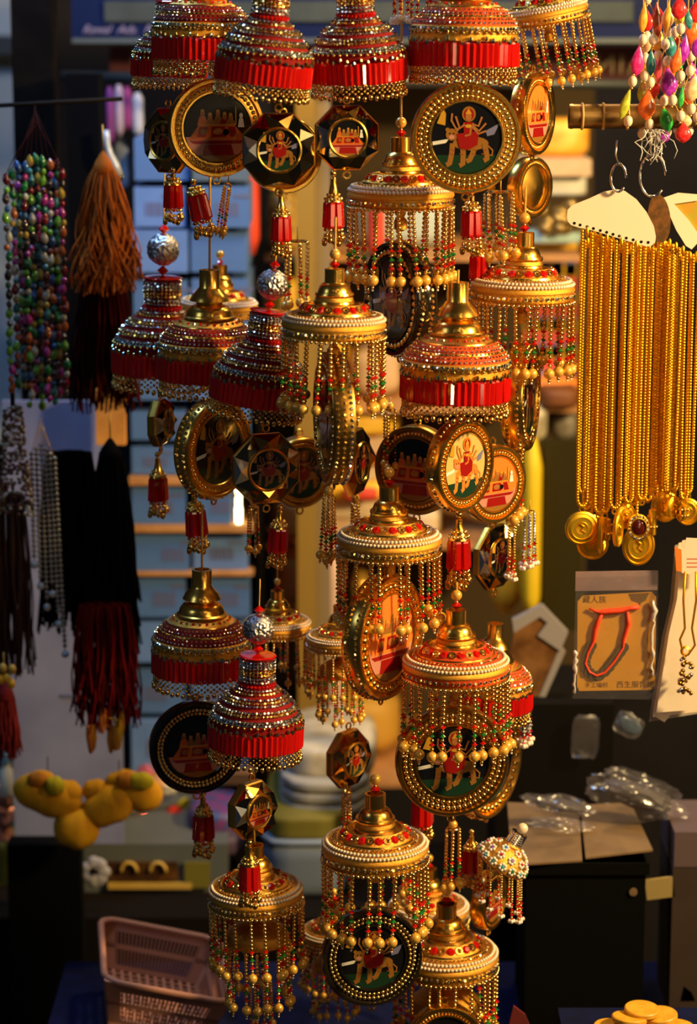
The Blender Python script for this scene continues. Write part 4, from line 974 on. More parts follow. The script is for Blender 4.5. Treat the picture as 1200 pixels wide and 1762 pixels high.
for k in range(16):
    nm, c = foil[k % 6]; x = 182 + k * 9.8; y = 1430 - rd.uniform(10, 50) - (60 if k % 2 and k > 6 else 0)
    bm = bmesh.new(); bmesh.ops.create_icosphere(bm, subdivisions=2, radius=17)
    for v in bm.verts: v.co *= U * rd.uniform(.75, 1.15); v.co.z *= .8
    me = bpy.data.meshes.new('foil_wrap'); bm.to_mesh(me); bm.free(); me.materials.append(cm('foil ' + nm, c, .2, metal=.35))
    t = thing('foil_sweet', f'{nm} foil wrapped sweet, {ordn[k % 14] if k < 14 else ("fifteenth", "sixteenth")[k - 14]} along the bright heap above the glass case', 'sweet', x, y, .66 + rd.uniform(0, .04), 'foil sweets above the glass case'); obj('wrapper', me, t)
goods('sweet_tray', 160, 1440, 330, 1456, .6, .16, cm('tray brown', (.1, .06, .03), .6), 'shallow brown tray beneath the foil sweets', 'tray', puff=False)
# outer bottom corner
goods('green_box', -40, 1452, 22, 1530, .58, .2, cm('moss box', (.07, .08, .01), .7), 'moss green box in the outer bottom corner', 'box', puff=False)
for k in range(7):
    bm = bmesh.new(); bmesh.ops.create_icosphere(bm, subdivisions=2, radius=22)
    for v in bm.verts: v.co *= U * rd.uniform(.75, 1.15)
    me = bpy.data.meshes.new('foil_wrap'); bm.to_mesh(me); bm.free(); me.materials.append(cm('foil rosy', (.62, .26, .2), .18, metal=.5))
    t = thing('rosy_packet', f'rosy crinkled packet, {ordn[k]} from the top of the heap on the moss green box', 'packet', 2 + rd.uniform(-10, 8), 1362 + k * 13, .6, 'rosy packets on the moss box'); obj('wrapper', me, t)
t = thing('white_bottle', 'small glowing white bottle above the rosy packets', 'bottle', 12, 1368, .56)
q = MB(); q.lathe([(1, 0), (12, 0), (13, 4), (13, 42), (8, 50), (7, 60), (1, 60)], cm('milk white', (.85, .8, .62), .3), 18); q.build('body', t)
q = MB(); q.lathe([(1, 60), (9, 60), (9, 76), (1, 77)], cm('sky cap', (.3, .5, .65), .3), 16); q.build('cap', t)

# ------------------------------------------------------------------ pink basket
PINK = cm('pink plastic', (.42, .19, .13), .5)
ba = bpy.data.objects.new('plastic_basket', None); col.objects.link(ba); bp_ = W(264, 1700, .2); ba.location = (bp_.x, FOC + .19, ZB + .0145); ba.rotation_euler = (0, math.radians(14), math.radians(7))
tag(ba, 'pink plastic basket with slotted walls on the low navy bench', 'basket')
bw, bd, bh, fl = .062, .082, .05, .014      # half sizes at the floor are smaller by fl
def basket_wall(p0, p1, q0, q1, name, ns, rows_):
    """a slotted wall between bottom edge p0-p1 and top edge q0-q1"""
    p0, p1, q0, q1 = map(Vector, (p0, p1, q0, q1)); f = MB(); g = MB()
    P = lambda u, v: (p0.lerp(p1, u)).lerp(q0.lerp(q1, u), v)
    nrm = (p1 - p0).cross(q0 - p0).normalized() * .0012
    def strip(mb, u0, u1, v0, v1):
        c = [P(u0, v0), P(u1, v0), P(u1, v1), P(u0, v1)]
        mb.add([a - nrm for a in c] + [a + nrm for a in c], [(0, 1, 2, 3), (7, 6, 5, 4), (0, 4, 5, 1), (1, 5, 6, 2), (2, 6, 7, 3), (3, 7, 4, 0)], PINK, False)
    strip(f, 0, 1, 0, .1); strip(f, 0, 1, .44, .54); strip(f, 0, 1, .8, 1); strip(f, 0, .12, .1, .8); strip(f, .88, 1, .1, .8)
    f.build(name, ba, 1.0)
    for k in range(ns):
        u = .12 + .76 * (k + .5) / ns; strip(g, u - .006, u + .006, .1, .44); strip(g, u - .006, u + .006, .54, .8)
    g.build('slat_grid', ba, 1.0, stuff=True)
b0 = [(-bw + fl, -bd + fl, .004), (bw - fl, -bd + fl, .004), (bw - fl, bd - fl, .004), (-bw + fl, bd - fl, .004)]
b1 = [(-bw, -bd, bh), (bw, -bd, bh), (bw, bd, bh), (-bw, bd, bh)]
for i in range(4): basket_wall(b0[i], b0[(i + 1) % 4], b1[i], b1[(i + 1) % 4], 'wall', 22, 2)
q = MB()
for k in range(12):
    x = (-bw + fl) + (bw - fl) * 2 * k / 11; q.box((x - .0014, -bd + fl, .001), (x + .0014, bd - fl, .0045), PINK)
for k in range(14):
    y = (-bd + fl) + (bd - fl) * 2 * k / 13; q.box((-bw + fl, y - .0014, .001), (bw - fl, y + .0014, .0045), PINK)
q.build('floor_grid', ba, 1.0, stuff=True)
q = MB(); rim = []
for cx, cy, a0 in ((bw - .018, bd - .018, 0), (-bw + .018, bd - .018, PI / 2), (-bw + .018, -bd + .018, PI), (bw - .018, -bd + .018, 1.5 * PI)):
    rim += [(cx + .019 * math.cos(a0 + PI / 2 * k / 5), cy + .019 * math.sin(a0 + PI / 2 * k / 5), bh) for k in range(6)]
q.tube(rim, .0036, PINK, 8, closed=True); q.build('rim', ba, 1.0)

# ------------------------------------------------------------------ gold discs on the table
DISC = cm('golden wood disc', (.72, .38, .03), .45, noise=(.62, .31, .02), bscale=120)
q = MB(); q.lathe([(1, 0), (31, 0), (33, 1.5), (33, 8), (31, 10), (1, 10)], DISC, 40); DM = q.mesh('disc')
for k, (px, py, lv, nm) in enumerate(((1105, 1742, 2, 'topmost golden disc at the back of the small pile'), (1083, 1757, 1.6, 'golden disc leaning on the front of the topmost one'), (1136, 1752, 1.4, 'golden disc at the inner side of the pile by the frame edge'), (1052, 1772, .6, 'golden disc cut by the bottom edge at the outer end of the pile'), (1112, 1776, .6, 'golden disc at the bottom edge under the middle of the pile'), (1165, 1772, .6, 'golden disc at the bottom edge near the corner'))):
    o = bpy.data.objects.new('gold_disc', DM); col.objects.link(o); z = TZ + .0052 * lv * 2 - .005
    d = -(z - CAM.z); y = -(py - 881) / F; tt = (z - CAM.z) / (-ST + y * CT); o.location = CAM + Vector(((px - 600) / F, CT + y * ST, -ST + y * CT)) * tt
    o.rotation_euler = (math.radians((3, -5, 4, 0, 2, -2)[k]), math.radians((2, 4, -4, 0, 0, 3)[k]), 0); o.scale = (.98,) * 3
    tag(o, nm, 'disc', 'golden discs on the table')

# ------------------------------------------------------------------ black chest with cardboard and clear bags
BLK = cm('black chest paint', (.0025, .0025, .002), .8, spec=.06); CARD = cm('worn cardboard', (.17, .105, .05), .85, noise=(.13, .08, .04), bscale=30)
ch = bpy.data.objects.new('black_chest', None); col.objects.link(ch); ch.location = (W(1007, 1600, .16).x, FOC + .16, ZB); tag(ch, 'large black chest standing on the bench under cardboard and clear bags', 'chest')
ztop = W(1000, 1484, .16).z - ZB; w2 = (W(1110, 1600, .16).x - W(905, 1600, .16).x) / 2
q = MB(); q.box((-w2, 0, 0), (w2, .13, ztop), BLK); q.build('body', ch, 1.0)
q = MB(); q.box((-w2 - .003, -.003, ztop - .012), (w2 + .003, .133, ztop), BLK); q.build('lid', ch, 1.0)
q = MB(); q.lathe([(.01, 0), (8, 0), (8, 3), (.01, 4)], CARD, 14, 'y'); o = q.build('latch_knob', ch); o.location = (w2 - .012, -.002, ztop - .03)
for k, (pts, nm) in enumerate(((((-w2 - .015, -.012), (-.004, .0), (.004, .13), (-w2 - .01, .14)), 'worn cardboard flap on the outer half of the black chest'), (((.0, .008), (w2 + .01, .03), (w2, .14), (.006, .13)), 'worn cardboard flap on the inner half of the black chest'))):
    f = MB(); zz = [0, 0, .012, .012]
    vs = [(p[0], p[1], zz[i]) for i, p in enumerate(pts)]; vs2 = [(p[0], p[1], zz[i] + .002) for i, p in enumerate(pts)]
    f.add(vs + vs2, [(3, 2, 1, 0), (4, 5, 6, 7), (0, 1, 5, 4), (1, 2, 6, 5), (2, 3, 7, 6), (3, 0, 4, 7)], CARD, False)
    o = f.build('cardboard_flap', None, 1.0); o.location = ch.location + Vector((0, 0, ztop + .0005)); tag(o, nm, 'cardboard')
CLEAR = bpy.data.materials.new('clear film'); CLEAR.use_nodes = True
nt = CLEAR.node_tree; nt.nodes.remove(nt.nodes['Principled BSDF']); o1 = nt.nodes['Material Output']
tr = nt.nodes.new('ShaderNodeBsdfTransparent'); gl = nt.nodes.new('ShaderNodeBsdfGlossy'); gl.inputs['Roughness'].default_value = .22; df = nt.nodes.new('ShaderNodeBsdfDiffuse'); df.inputs[0].default_value = (.4, .36, .4, 1)
m1 = nt.nodes.new('ShaderNodeMixShader'); m2 = nt.nodes.new('ShaderNodeMixShader'); m1.inputs[0].default_value = .4; m2.inputs[0].default_value = .12
nt.links.new(gl.outputs[0], m1.inputs[1]); nt.links.new(df.outputs[0], m1.inputs[2]); nt.links.new(tr.outputs[0], m2.inputs[1]); nt.links.new(m1.outputs[0], m2.inputs[2]); nt.links.new(m2.outputs[0], o1.inputs['Surface'])
tc = nt.nodes.new('ShaderNodeTexCoord'); nz = nt.nodes.new('ShaderNodeTexNoise'); nz.inputs['Scale'].default_value = 60; bpn = nt.nodes.new('ShaderNodeBump'); bpn.inputs['Distance'].default_value = .004
nt.links.new(tc.outputs['Object'], nz.inputs['Vector']); nt.links.new(nz.outputs['Fac'], bpn.inputs['Height']); nt.links.new(bpn.outputs['Normal'], gl.inputs['Normal'])
def film(name, label, px, py, dy, rx, rz, ry, rot, seed, inner=None, boxy=1.0):
    rd = random.Random(seed); bm = bmesh.new(); bmesh.ops.create_icosphere(bm, subdivisions=4, radius=1)
    from mathutils import noise as nn
    for v in bm.verts:
        if boxy != 1: v.co = Vector([math.copysign(abs(c) ** boxy, c) for c in v.co]) * .8
        g = 1 + (.34 if boxy == 1 else .12) * nn.noise(v.co * 2.0 + Vector((seed, 0, 0))) + .13 * nn.noise(v.co * 6 + Vector((0, seed, 0))); v.co = Vector((v.co.x * rx * g, v.co.y * ry * g, v.co.z * rz * g)) * U
    me = bpy.data.meshes.new(name); bm.transform(Matrix.Rotation(rot, 4, 'Y')); bm.to_mesh(me); bm.free(); me.materials.append(CLEAR)
    t = thing(name, label, 'bag', px, py, dy); obj('film', me, t)
    if inner:
        bm = bmesh.new(); bmesh.ops.create_icosphere(bm, subdivisions=2, radius=1)
        for v in bm.verts: v.co = Vector((v.co.x * rx * .8, v.co.y * ry * .7, v.co.z * rz * .62)) * U * rd.uniform(.85, 1.1)
        me = bpy.data.meshes.new('contents'); bm.transform(Matrix.Rotation(rot, 4, 'Y')); bm.to_mesh(me); bm.free(); me.materials.append(inner); obj('contents', me, t)
    return t
GI = cm('grey packed goods', (.05, .042, .048), .6)
film('clear_bag', 'small clear bag lying on the cardboard of the chest', 962, 1385, .23, 62, 16, 30, .15, 1, GI)
film('clear_bag', 'large clear bag heaped at the back of the chest', 1095, 1368, .24, 86, 36, 34, .28, 2, GI)
film('clear_bag', 'flat crumpled clear bag beneath the small one on the chest', 965, 1420, .19, 58, 8, 30, .1, 3)
film('clear_bag', 'clear bag of grey goods leaning before the tall crate behind the chest', 1008, 1268, .405, 28, 46, 8, .05, 4, None, .4)
film('clear_bag', 'bluish clear sachet hanging below the bracelet packet', 1082, 1248, .3, 30, 24, 7, .5, 5, cm('bluish goods', (.04, .07, .12), .6), .45)
# boxes beside the chest

panel('stacked_box', 1160, 1432, 1260, 1492, .2, .1, cm('mauve grey box', (.09, .06, .07), .8), 'mauve grey box at the frame edge beside the chest', 'box')
panel('stacked_box', 1150, 1494, 1262, 1800, .2, .1, cm('brown crate', (.03, .016, .012), .8, noise=(.035, .02, .014), bscale=20), 'dark brown crate under the mauve grey box', 'crate', zb=ZB)
panel('kraft_card', 1114, 1512, 1162, 1546, .2, .004, cm('kraft card', (.3, .22, .08), .7), 'small kraft card leaning beside the chest', 'card', lean=-8)
for k, (px, py, r_) in enumerate(((896, 1730, 20), (1185, 1690, 14))):
    t = thing('red_scrap', ('dark red cloth scrap on the bench beside the chest', 'small red scrap near the brown crate')[k], 'scrap', px, py + 20, .02 if k == 0 else .2)
    q = MB(); q.slab([(-r_, -r_), (r_ * .9, -r_), (r_ * .4, r_ * .2), (-r_ * .6, r_)], 0, 6, cm('dim red cloth', (.12, .008, .01), .8)); q.build('cloth', t)

# ------------------------------------------------------------------ hollow rod and stone necklaces at the top
ROD = cm('bronze lacquer', (.32, .19, .06), .3, metal=.7, noise=(.2, .1, .03), bscale=50)
r_ = thing('hollow_rod', 'bronze coloured hollow rod with bound rings carrying the necklaces', 'rod', 980, 200, .085, None, (0, 90, 0))
q = MB(); q.lathe([(14, 2), (14, 60), (14, 0), (21, -1), (22, 4), (21, 8), (21, 500), (4, 500)], ROD, 28); q.lathe([(13.5, 2), (13.5, 30), (.1, 30)], DARKE, 24); q.build('tube', r_)
for zz in (22, 58, 100):
    q = MB(); q.torus(21.5, 2.4, zz, cm('straw tie', (.5, .33, .1), .6), 24, 6); q.build('binding', r_)
stc = {'magenta': (.72, .02, .22), 'purple': (.32, .015, .45), 'orange': (.8, .13, .015), 'amber': (.75, .32, .03), 'green': (.02, .36, .05), 'teal': (.02, .2, .22), 'red': (.62, .02, .02), 'lime': (.42, .45, .03), 'peach': (.8, .48, .26), 'rosy': (.68, .07, .1), 'rust': (.35, .05, .015)}
SMT = {k: cm('dyed shell ' + k, c, .16, coat=.7, noise=tuple(min(1, x * 1.5 + .03) for x in c), bscale=260) for k, c in stc.items()}
def tear_mesh(m):
    q = MB(); prof = []
    for i in range(13):
        u = i / 12; r = math.sin(PI * u) ** .8 * (0.35 + .75 * u) ; prof.append((max(.02, r) * 15, 22 - 44 * u))
    q.lathe(prof, m, 16); q.v = [(x, y * .45, z) for x, y, z in q.v]; return q.mesh('stone_drop')
TM = {k: tear_mesh(m) for k, m in SMT.items()}
q = MB(); q.sphere((0, 0, 0), 8, WPEARL, 12, 8, 1.25); q.sphere((0, 0, 11.5), 2.6, BEADG, 6, 4); q.sphere((0, 0, -11.5), 2.6, BEADG, 6, 4); OVP = q.mesh('pearl')
strings = [
    ('amber and magenta stone necklace nearest the blue sign', 1100, [('s', 1107, 30, 'amber', .55, 1.1, 4), ('p', 1107, 68), ('s', 1099, 103, 'magenta', .85, 1.1, 6), ('p', 1091, 139), ('s', 1080, 176, 'lime', .6, 1.15, 16), ('p', 1085, 207)]),
    ('rust and teal stone necklace, second from the blue sign', 1122, [('p', 1113, 0), ('s', 1131, 34, 'rust', .6, 1.2, -3), ('p', 1125, 68), ('s', 1122, 106, 'teal', .62, .95, 0), ('p', 1112, 130), ('s', 1117, 178, 'orange', 1.1, 1.1, 4), ('p', 1122, 212)]),
    ('rosy and violet stone necklace with a green drop', 1146, [('s', 1148, 30, 'amber', .45, 1.2, 6), ('p', 1146, 76), ('s', 1136, 118, 'rosy', .45, 1.05, 4), ('p', 1122, 141), ('s', 1153, 140, 'purple', 1.1, 1.05, -6), ('p', 1146, 172), ('s', 1150, 203, 'green', .85, .9, -14), ('s', 1147, 232, 'purple', .8, .5, 0)]),
    ('red and orange stone necklace with oval pearls', 1165, [('s', 1168, 14, 'red', 1.0, .85, 0), ('p', 1172, 50), ('s', 1166, 103, 'orange', .75, .95, 14), ('p', 1174, 130), ('p', 1161, 171), ('p', 1176, 198), ('s', 1181, 226, 'red', 1.05, .75, 0)]),
    ('teal and purple stone necklace near the frame edge', 1182, [('s', 1184, 32, 'teal', .5, .8, -12), ('p', 1163, 55), ('s', 1178, 84, 'purple', .75, 1.0, 8), ('p', 1190, 121), ('s', 1176, 165, 'green', .4, .8, 6), ('p', 1194, 186), ('s', 1186, 205, 'peach', .7, .5, 0)]),
    ('bright red and peach stone necklace cut by the frame edge', 1200, [('s', 1198, 20, 'red', 1.0, .9, 8), ('s', 1192, 52, 'orange', .9, .9, 10), ('s', 1200, 80, 'purple', .7, .8, -6), ('s', 1196, 150, 'peach', .9, 1.0, 8), ('p', 1204, 200)])]
for i, (nm, x, it) in enumerate(strings):
    dy = .045 + .012 * (i % 3); t = thing('stone_necklace', nm, 'necklace', x, 60, dy, 'dyed stone necklaces')
    loc = lambda px, py: ((px - x), 0, (60 - py))
    q = MB(); q.tube([(0, 0, 260)] + [loc(e[1], e[2]) for e in it], 1.0, CORD, 5); q.build('thread', t)
    for e in it:
        if e[0] == 'p': obj('pearl', OVP, t, loc(e[1], e[2]), (0, .1, 0))
        else:
            o = obj('stone_drop', TM[e[3]], t, loc(e[1], e[2]), (0, math.radians(e[6]) + (0 if i % 2 else 0), 0)); o.scale = (e[4] * 1.2, e[4] * 1.2, e[5] * 1.12)
rd = random.Random(21)
for i in range(5):
    x = 1112 + i * 20; dy = .085 + .008 * (i % 2); t = thing('stone_necklace', f'dyed stone necklace hanging behind the others, {ordn[i]} from the blue sign', 'necklace', x, 40, dy, 'dyed stone necklaces')
    q = MB(); q.tube([(0, 0, 260), (0, 0, -160)], 1.0, CORD, 5); q.build('thread', t)
    for k in range(5):
        z = 10 - k * 42 + rd.uniform(-8, 8)
        if z < -165: continue
        o = obj('stone_drop', TM[rd.choice(list(TM))], t, (rd.uniform(-4, 4), 0, z), (0, rd.uniform(-.25, .25), rd.uniform(-.6, .6))); sx = rd.uniform(.7, 1.1); o.scale = (sx, sx, .95)
        obj('pearl', OVP, t, (rd.uniform(-3, 3), 0, z - 27), (0, .1, 0))
# loose white thread knotted on the rod
t = thing('white_thread', 'tangled white thread knotted around the rod above the wire hooks', 'thread', 1125, 235, .05); rd = random.Random(6); q = MB()
for k in range(16):
    p = [(rd.uniform(-14, 14), rd.uniform(-10, 10), 12)]
    for _ in range(6): p.append((p[-1][0] + rd.uniform(-10, 12), p[-1][1] + rd.uniform(-4, 4), p[-1][2] - rd.uniform(0, 16)))
    q.tube(p, .9, cm('white thread', (.7, .68, .66), .7), 4)
q.build('strands', t, stuff=True)

# ------------------------------------------------------------------ gold chains on their white cards
CG = cm('yellow gold', (1.0, .60, .035), .36, metal=1); CG2 = cm('deep yellow gold', (.9, .46, .02), .4, metal=1)
PAPER = cm('cream card', (.86, .72, .56), .6)
def hook(label, px, py, dy, rx, rz, m=SILV):
    t = thing('wire_hook', label, 'hook', px, py, dy)
    q = MB(); q.tube([(rx * math.cos(a), 0, rz * math.sin(a)) for a in [2 * PI * k / 26 for k in range(24)]], 2.3, m, 8)
    q.tube([(0, 0, rz), (-6, 0, rz + 16), (-4, 0, rz + 40)], 1.6, m, 6); q.build('wire', t)
hook('thin wire hook holding the perforated white card', 1065, 306, .05, 13, 24); hook('larger bent wire hook behind the perforated card', 1124, 302, .06, 22, 36)
t = thing('chain_card', 'white perforated card with rounded ends holding a fan of gold chains', 'card', 1053, 375, .055)
R0 = [(-77, 3), (-76, 14), (-68, 22), (-40, 33), (-14, 45), (8, 49), (22, 46), (42, 32), (60, 10), (73, -14), (77, -32), (76, -42), (68, -49), (58, -48), (20, -37), (-30, -22), (-58, -16), (-70, -12), (-76, -5)]
q = MB(); q.slab(R0, -1, 1.2, PAPER); q.build('sheet', t)
holes = [(-64, -9), (-54, -12), (-42, -15), (-31, -18), (-19, -21.5), (-8, -24.5), (3, -28), (14, -31), (26, -34.5), (38, -37.5), (52, -41), (64, -42)]
for x, z in holes:
    q = MB(); q.lathe([(.01, -1.3), (2.6, -1.3), (2.6, 0)], DARKE, 12, 'y'); q.build('punched_hole', t).location = Vector((x, 0, z)) * U
def chain_neck(label, x, y0, y1, w, dy, pend=None, m=CG, seed=0):
    """a hanging loop of fine chain with a pendant; w = width of the loop"""
    t = thing('gold_necklace', label, 'necklace', x, y0, dy, 'gold chain necklaces'); L = y1 - y0; q = MB(); rd = random.Random(seed)
    path = []; n = int(L / 5.2); lean = rd.uniform(-.012, .004) * L
    for k in range(n): path.append((-w / 2 - 1 * math.sin(k / n * 3) + lean * k / n, 0, -k * 5.2))
    for k in range(9): a = PI + PI * k / 8; path.append((w / 2 * math.cos(a) + lean, 0, -n * 5.2 + w * .9 * math.sin(a)))
    for k in range(n): path.append((w / 2 + lean * (n - k) / n, 1.5, -(n - k) * 5.2))
    for k, p in enumerate(path): q.sphere(p, 3.3, m if k % 2 else CG2, 6, 4, 1.1)
    q.build('chain', t, stuff=True)
    q = MB(); q.lathe([(.5, 8), (3, 4), (3.4, -6), (.5, -12)], m, 8); q.build('clasp', t)
    zb = -n * 5.2 - w * .9 - 6
    if pend:
        q = MB(); q.torus(4.5, 1.5, 0, CG, 12, 6, 'y'); q.build('bail', t).location = Vector((lean, 0, zb)) * U
        kind, rx, rz, yaw, dx, dz = pend; q = MB()
        if kind == 'coin':
            q.lathe([(.01, -3), (rx * .35, -4), (rx * .4, -2.4), (rx * .62, -2.4), (rx * .66, -4), (rx * .86, -2.6), (rx * .9, -4.5), (rx, -3), (rx, 3), (.01, 3)], CG, 36, 'y')
            q.tube([(-rx * .15, -4, rx * .25), (rx * .12, -5, rx * .1), (-rx * .1, -5, -rx * .1), (rx * .16, -4, -rx * .28)], 2, CG2, 6)
        elif kind == 'gem':
            q.lathe([(rx * .62, -2), (rx * .7, -5), (rx, -3), (rx, 3), (rx * .6, 3)], CG, 30, 'y'); q.lathe([(.01, -6), (rx * .4, -5), (rx * .66, -1)], cm('garnet', (.06, .006, .004), .08, coat=.8), 24, 'y'); q.stone_row(rx * .85, -4, 2.8, 20, RHIN, .2, 'y')
        elif kind == 'bar':
            q.lathe([(.5, rz), (7, rz - 4), (8, 0), (7, -rz + 4), (.5, -rz)], CG, 12); q.bead_row(8, rz * .4, 2.4, 9, BEADG); q.bead_row(8, -rz * .3, 2.4, 9, BEADG)
        q.v = [(a, b, c * rz / rx if kind != 'bar' else c) for a, b, c in q.v]
        o = q.build('pendant', t); o.location = Vector((lean + dx, 0, zb - rz - 3 + dz)) * U; o.rotation_euler = (0, 0, math.radians(yaw))
    return t
chains = [  # x, y0, y1, w, dy, pendant, label
    (1011, 398, 870, 17, .05, ('coin', 30, 30, 10, 0, 0), 'with a round coin pendant, first on the perforated card'),
    (1024, 402, 880, 12, .06, ('coin', 28, 29, 20, 6, 0), 'with a coin pendant half behind the first coin'),
    (1034, 406, 905, 13, .07, ('coin', 28, 28, 0, -4, 0), 'with a dim low coin pendant, third on the perforated card'),
    (1045, 410, 882, 15, .055, ('coin', 24, 33, 74, 6, 0), 'with a coin pendant seen edge-on'),
    (1056, 412, 885, 13, .065, ('bar', 9, 22, 0, 4, 0), 'with a slim bar pendant'),
    (1070, 416, 870, 18, .045, ('coin', 16, 30, 58, 6, 0), 'with a turned oval pendant under a wide loop'),
    (1083, 418, 858, 14, .06, ('coin', 20, 22, 25, 4, 0), 'with a small coppery coin pendant'),
    (1096, 420, 862, 13, .055, ('gem', 20, 24, 6, 18, -12), 'with a dark red gem set in stones'),
    (1106, 422, 896, 12, .07, ('coin', 29, 36, 8, 10, 0), 'with the large low oval pendant'),
    (1118, 424, 860, 14, .065, ('bar', 10, 26, 0, 20, -6), 'with a beaded bar pendant'),
    (1133, 420, 850, 14, .075, None, 'without pendant, thick group behind the brown disc, first'),
    (1143, 418, 855, 13, .07, None, 'without pendant, thick group behind the brown disc, second'),
    (1153, 418, 835, 13, .075, ('coin', 25, 27, 10, 6, 0), 'with a speckled coin pendant beside the white paper cards'),
    (1164, 424, 850, 12, .065, ('bar', 9, 14, 0, 0, 0), 'with a tiny bar pendant, inner card'),
    (1176, 430, 842, 13, .06, ('coin', 18, 20, 40, 0, 0), 'with a small turned coin, folded card'),
    (1188, 440, 860, 12, .055, ('bar', 8, 16, 0, 0, 0), 'at the folded card, last but one'),
    (1199, 440, 850, 12, .06, ('coin', 22, 24, 0, 0, 0), 'cut by the frame edge')]
for k, (x, y0, y1, w, dy, pe, nm) in enumerate(chains): chain_neck('gold chain necklace ' + nm, x, y0, y1, w, dy, pe, CG if k % 3 else CG2, k)
for k in range(13):     # further chains hanging behind
    chain_neck(f'gold chain necklace, {ordn[k]} of the hindmost group seen between the front chains', 1012 + k * 14.5, 416 + k * 2, 850 + (k * 37 % 40), 9, .085 + .008 * (k % 2), None, CG, 40 + k)
t = thing('brown_disc', 'dark brown oval disc between the two white cards', 'disc', 1135, 376, .066)
q = MB(); q.slab(ell(0, 0, 19, 42, .12, 30), -2, 2, cm('brown shell', (.10, .05, .015), .25, noise=(.2, .08, .02), bscale=150, coat=.5)); q.build('plate', t)
t = thing('chain_card', 'folded white card behind the brown disc', 'card', 1172, 385, .072)
q = MB(); q.slab([(-32, 44), (-6, 53), (30, 50), (30, 40), (-12, 34), (14, 6), (30, -16), (29, -34), (20, -44), (10, -38), (-8, -10), (-22, 20)], -1, 1.5, PAPER); q.build('sheet', t)
q = MB(); q.slab([(-12, 33), (40, 40), (40, -30), (14, 5)], 3, 5, cm('olive printed card', (.4, .34, .02), .6, noise=(.6, .25, .02), bscale=60)); q.build('printed_back', t)

# ------------------------------------------------------------------ bracelet in its packet
t = thing('bracelet_packet', 'clear packet with an ochre card and a red cord coin bracelet', 'packet', 1057, 1200, .05)
q = MB(); P0 = [(-72, 0), (-70, 222), (70, 225), (74, -2)]
q.slab(P0, -7, -6.6, CLEAR); q.build('film', t)
rdd = random.Random(12); SH = cm('silvery crease', (.75, .72, .74), .2, metal=.3)
for sx, z0, z1 in ((64, 40, 180), (-69, 10, 90)):
    q = MB(); p = []; z = z0
    while z < z1: p.append((sx + rdd.uniform(-3, 3), -8, z)); z += rdd.uniform(5, 11)
    q.tube(p, [rdd.uniform(1, 4.5) for _ in p], SH, 6); q.build('crease', t)
oc = [(-60, 12), (-64, 20), (-66, 170), (-58, 180), (60, 187), (68, 178), (70, 22), (64, 14)]
q = MB(); q.slab(oc, -2, 0, cm('ochre card', (.70, .34, .015), .55, noise=(.64, .30, .012), bscale=30)); q.build('backing_card', t)
q = MB(); q.slab([(-70, 188), (70, 190), (70, 224), (-70, 222)], 1, 2, cm('mauve header', (.24, .17, .2), .5, noise=(.32, .2, .2), bscale=30)); q.build('header', t)
BRK = cm('red cord', (.85, .06, .015), .6); COIN = cm('old brass coin', (.16, .12, .04), .4, metal=.5)
z_ = lambda px, py: (px - 1057, -6, 1200 - py)
q = MB()
q.tube([z_(1011, 1041), z_(1022, 1046), z_(1034, 1047), z_(1066, 1044), z_(1080, 1040), z_(1096, 1038)], [2, 2, 5, 5, 3.5, 4], BRK, 8)
q.tube([z_(1034, 1048), z_(1027, 1062), z_(1022, 1080), z_(1020, 1098), z_(1010, 1120), z_(1006, 1138), z_(1013, 1153), z_(1026, 1160), z_(1040, 1154), z_(1056, 1134), z_(1070, 1110), z_(1071, 1096), z_(1079, 1068), z_(1076, 1047)], [2.5, 4, 4, 3, 2, 2, 2, 2, 2, 2, 2, 3, 4, 3], BRK, 8)
q.build('red_cord', t)
for k, (px, py) in enumerate(((1016, 1108), (1012, 1117), (1008, 1127), (1006, 1138), (1008, 1147), (1014, 1155), (1023, 1161), (1032, 1160), (1041, 1153), (1048, 1145), (1054, 1136), (1060, 1128), (1066, 1119), (1071, 1111))):
    q = MB(); q.lathe([(2, -1), (9.5, -1), (10, 0), (9.5, 1.4), (2, 1.4)], COIN, 18, 'y'); o = q.build('old_coin', t); o.location = Vector((px - 1057, -3.4, 1200 - py)) * U; o.rotation_euler = (.15, 0.2, .25)
q = MB(); q.flat([(20, 184), (56, 186), (50, 172), (42, 168), (40, 160), (37, 168), (26, 172)], -2.3, cm('printed emblem', (.16, .08, .01), .6)); q.build('printed_emblem', t)
INKB = cm('card ink', (.1, .05, .01), .6)
def label_text(body, px, py, h, parent, m):
    c = bpy.data.curves.new('lettering', 'FONT'); c.body = body; c.size = 1
    o = bpy.data.objects.new('lettering', c); col.objects.link(o); bpy.context.view_layer.update()
    me = bpy.data.meshes.new_from_object(o.evaluated_get(bpy.context.evaluated_depsgraph_get())); bpy.data.objects.remove(o); bpy.data.curves.remove(c)
    s = h * U / .8; me.transform(Matrix.Rotation(PI / 2, 4, 'X') @ Matrix.Scale(s, 4)); me.materials.append(m)
    o = bpy.data.objects.new('lettering', me); col.objects.link(o); o.parent = parent; o.location = Vector((px - 1057, -2.3, 1200 - py)) * U
label_text('藏人族', 999, 1031, 11, t, INKB); label_text('手工编织', 1006, 1181, 8, t, INKB); label_text('西生服饰馆', 1060, 1181, 10.5, t, INKB)

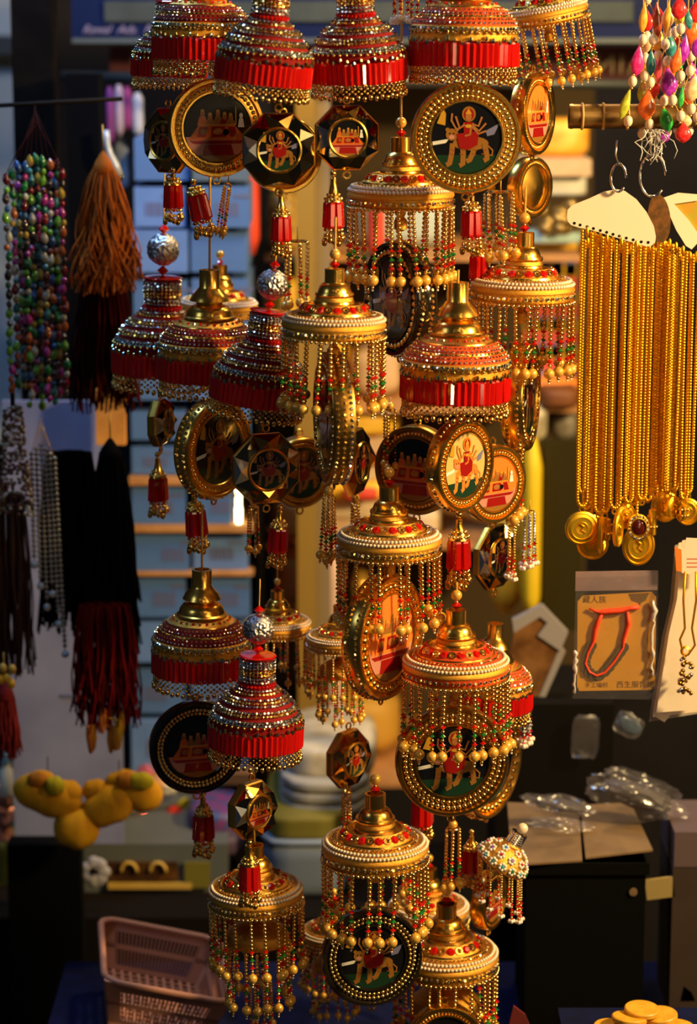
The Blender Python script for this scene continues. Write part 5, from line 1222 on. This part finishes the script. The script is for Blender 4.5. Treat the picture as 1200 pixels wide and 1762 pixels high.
# ------------------------------------------------------------------ white paper cards with a gilt necklace at the frame edge
for k in range(3):
    t = thing('paper_card', ('long cream paper card in front, at the frame edge below the gold chains', 'second cream paper card peeping below the front one', 'greyish paper card furthest behind at the frame edge')[k], 'card', 1168 - 6 * k, 1225 + 4 * k, .05 + .012 * k)
    q = MB(); q.slab([(-38, -1 - 4 * k), (48, 6), (50, 300), (14, 305), (-2, 302), (-8, 200), (-20, 140)], -1, 1, PAPER if k < 2 else cm('grey card', (.4, .34, .28), .6)); q.build('sheet', t)
    if k == 1:
        q = MB(); q.slab([(-34, -4), (-18, -14), (-8, -2)], -1, 1, PAPER); q.build('torn_tip', t)
t = thing('price_tag', 'small white tag with an orange edge above the cream paper cards', 'tag', 1190, 984, .04)
q = MB(); q.slab([(-24, 0), (30, -10), (30, 58), (-10, 60), (-14, 42), (-24, 44)], -1, 1, PAPER); q.build('sheet', t)
q = MB(); q.slab([(-26, 2), (-16, 0), (-18, 40), (-30, 44)], -2, 1.4, ORW); q.build('orange_edge', t)
for k in range(3):
    q = MB(); q.box((-8, -1.3, 22 - k * 7), (22, -1, 24 - k * 7), cm('pink print', (.6, .16, .1), .6)); q.build('printed_line', t)
t = thing('gilt_necklace', 'gilt flower cluster necklace in front of the cream paper card', 'necklace', 1180, 1120, .035)
q = MB(); q.tube([(-4, 0, 140), (-6, 0, 90), (-2, 0, 40), (-10, 0, 20), (-4, 0, -4), (2, 0, -10)], 2, CG2, 6); q.tube([(14, 0, 140), (16, 0, 90), (10, 0, 40), (16, 0, 10), (4, 0, -8)], 2, CG2, 6); q.build('chain', t)
rd = random.Random(14); q = MB()
for k in range(34): q.sphere((rd.uniform(-10, 12), rd.uniform(-5, 5), -10 - rd.uniform(0, 66)), rd.uniform(3, 5), ANTIQ if k % 3 else SILV, 7, 5)
q.build('flower_cluster', t, stuff=True)
q = MB(); q.lathe([(6, -4), (9, -2), (9, 2), (6, 4), (6, -4)], CG, 16, 'y'); q.build('ring_link', t)
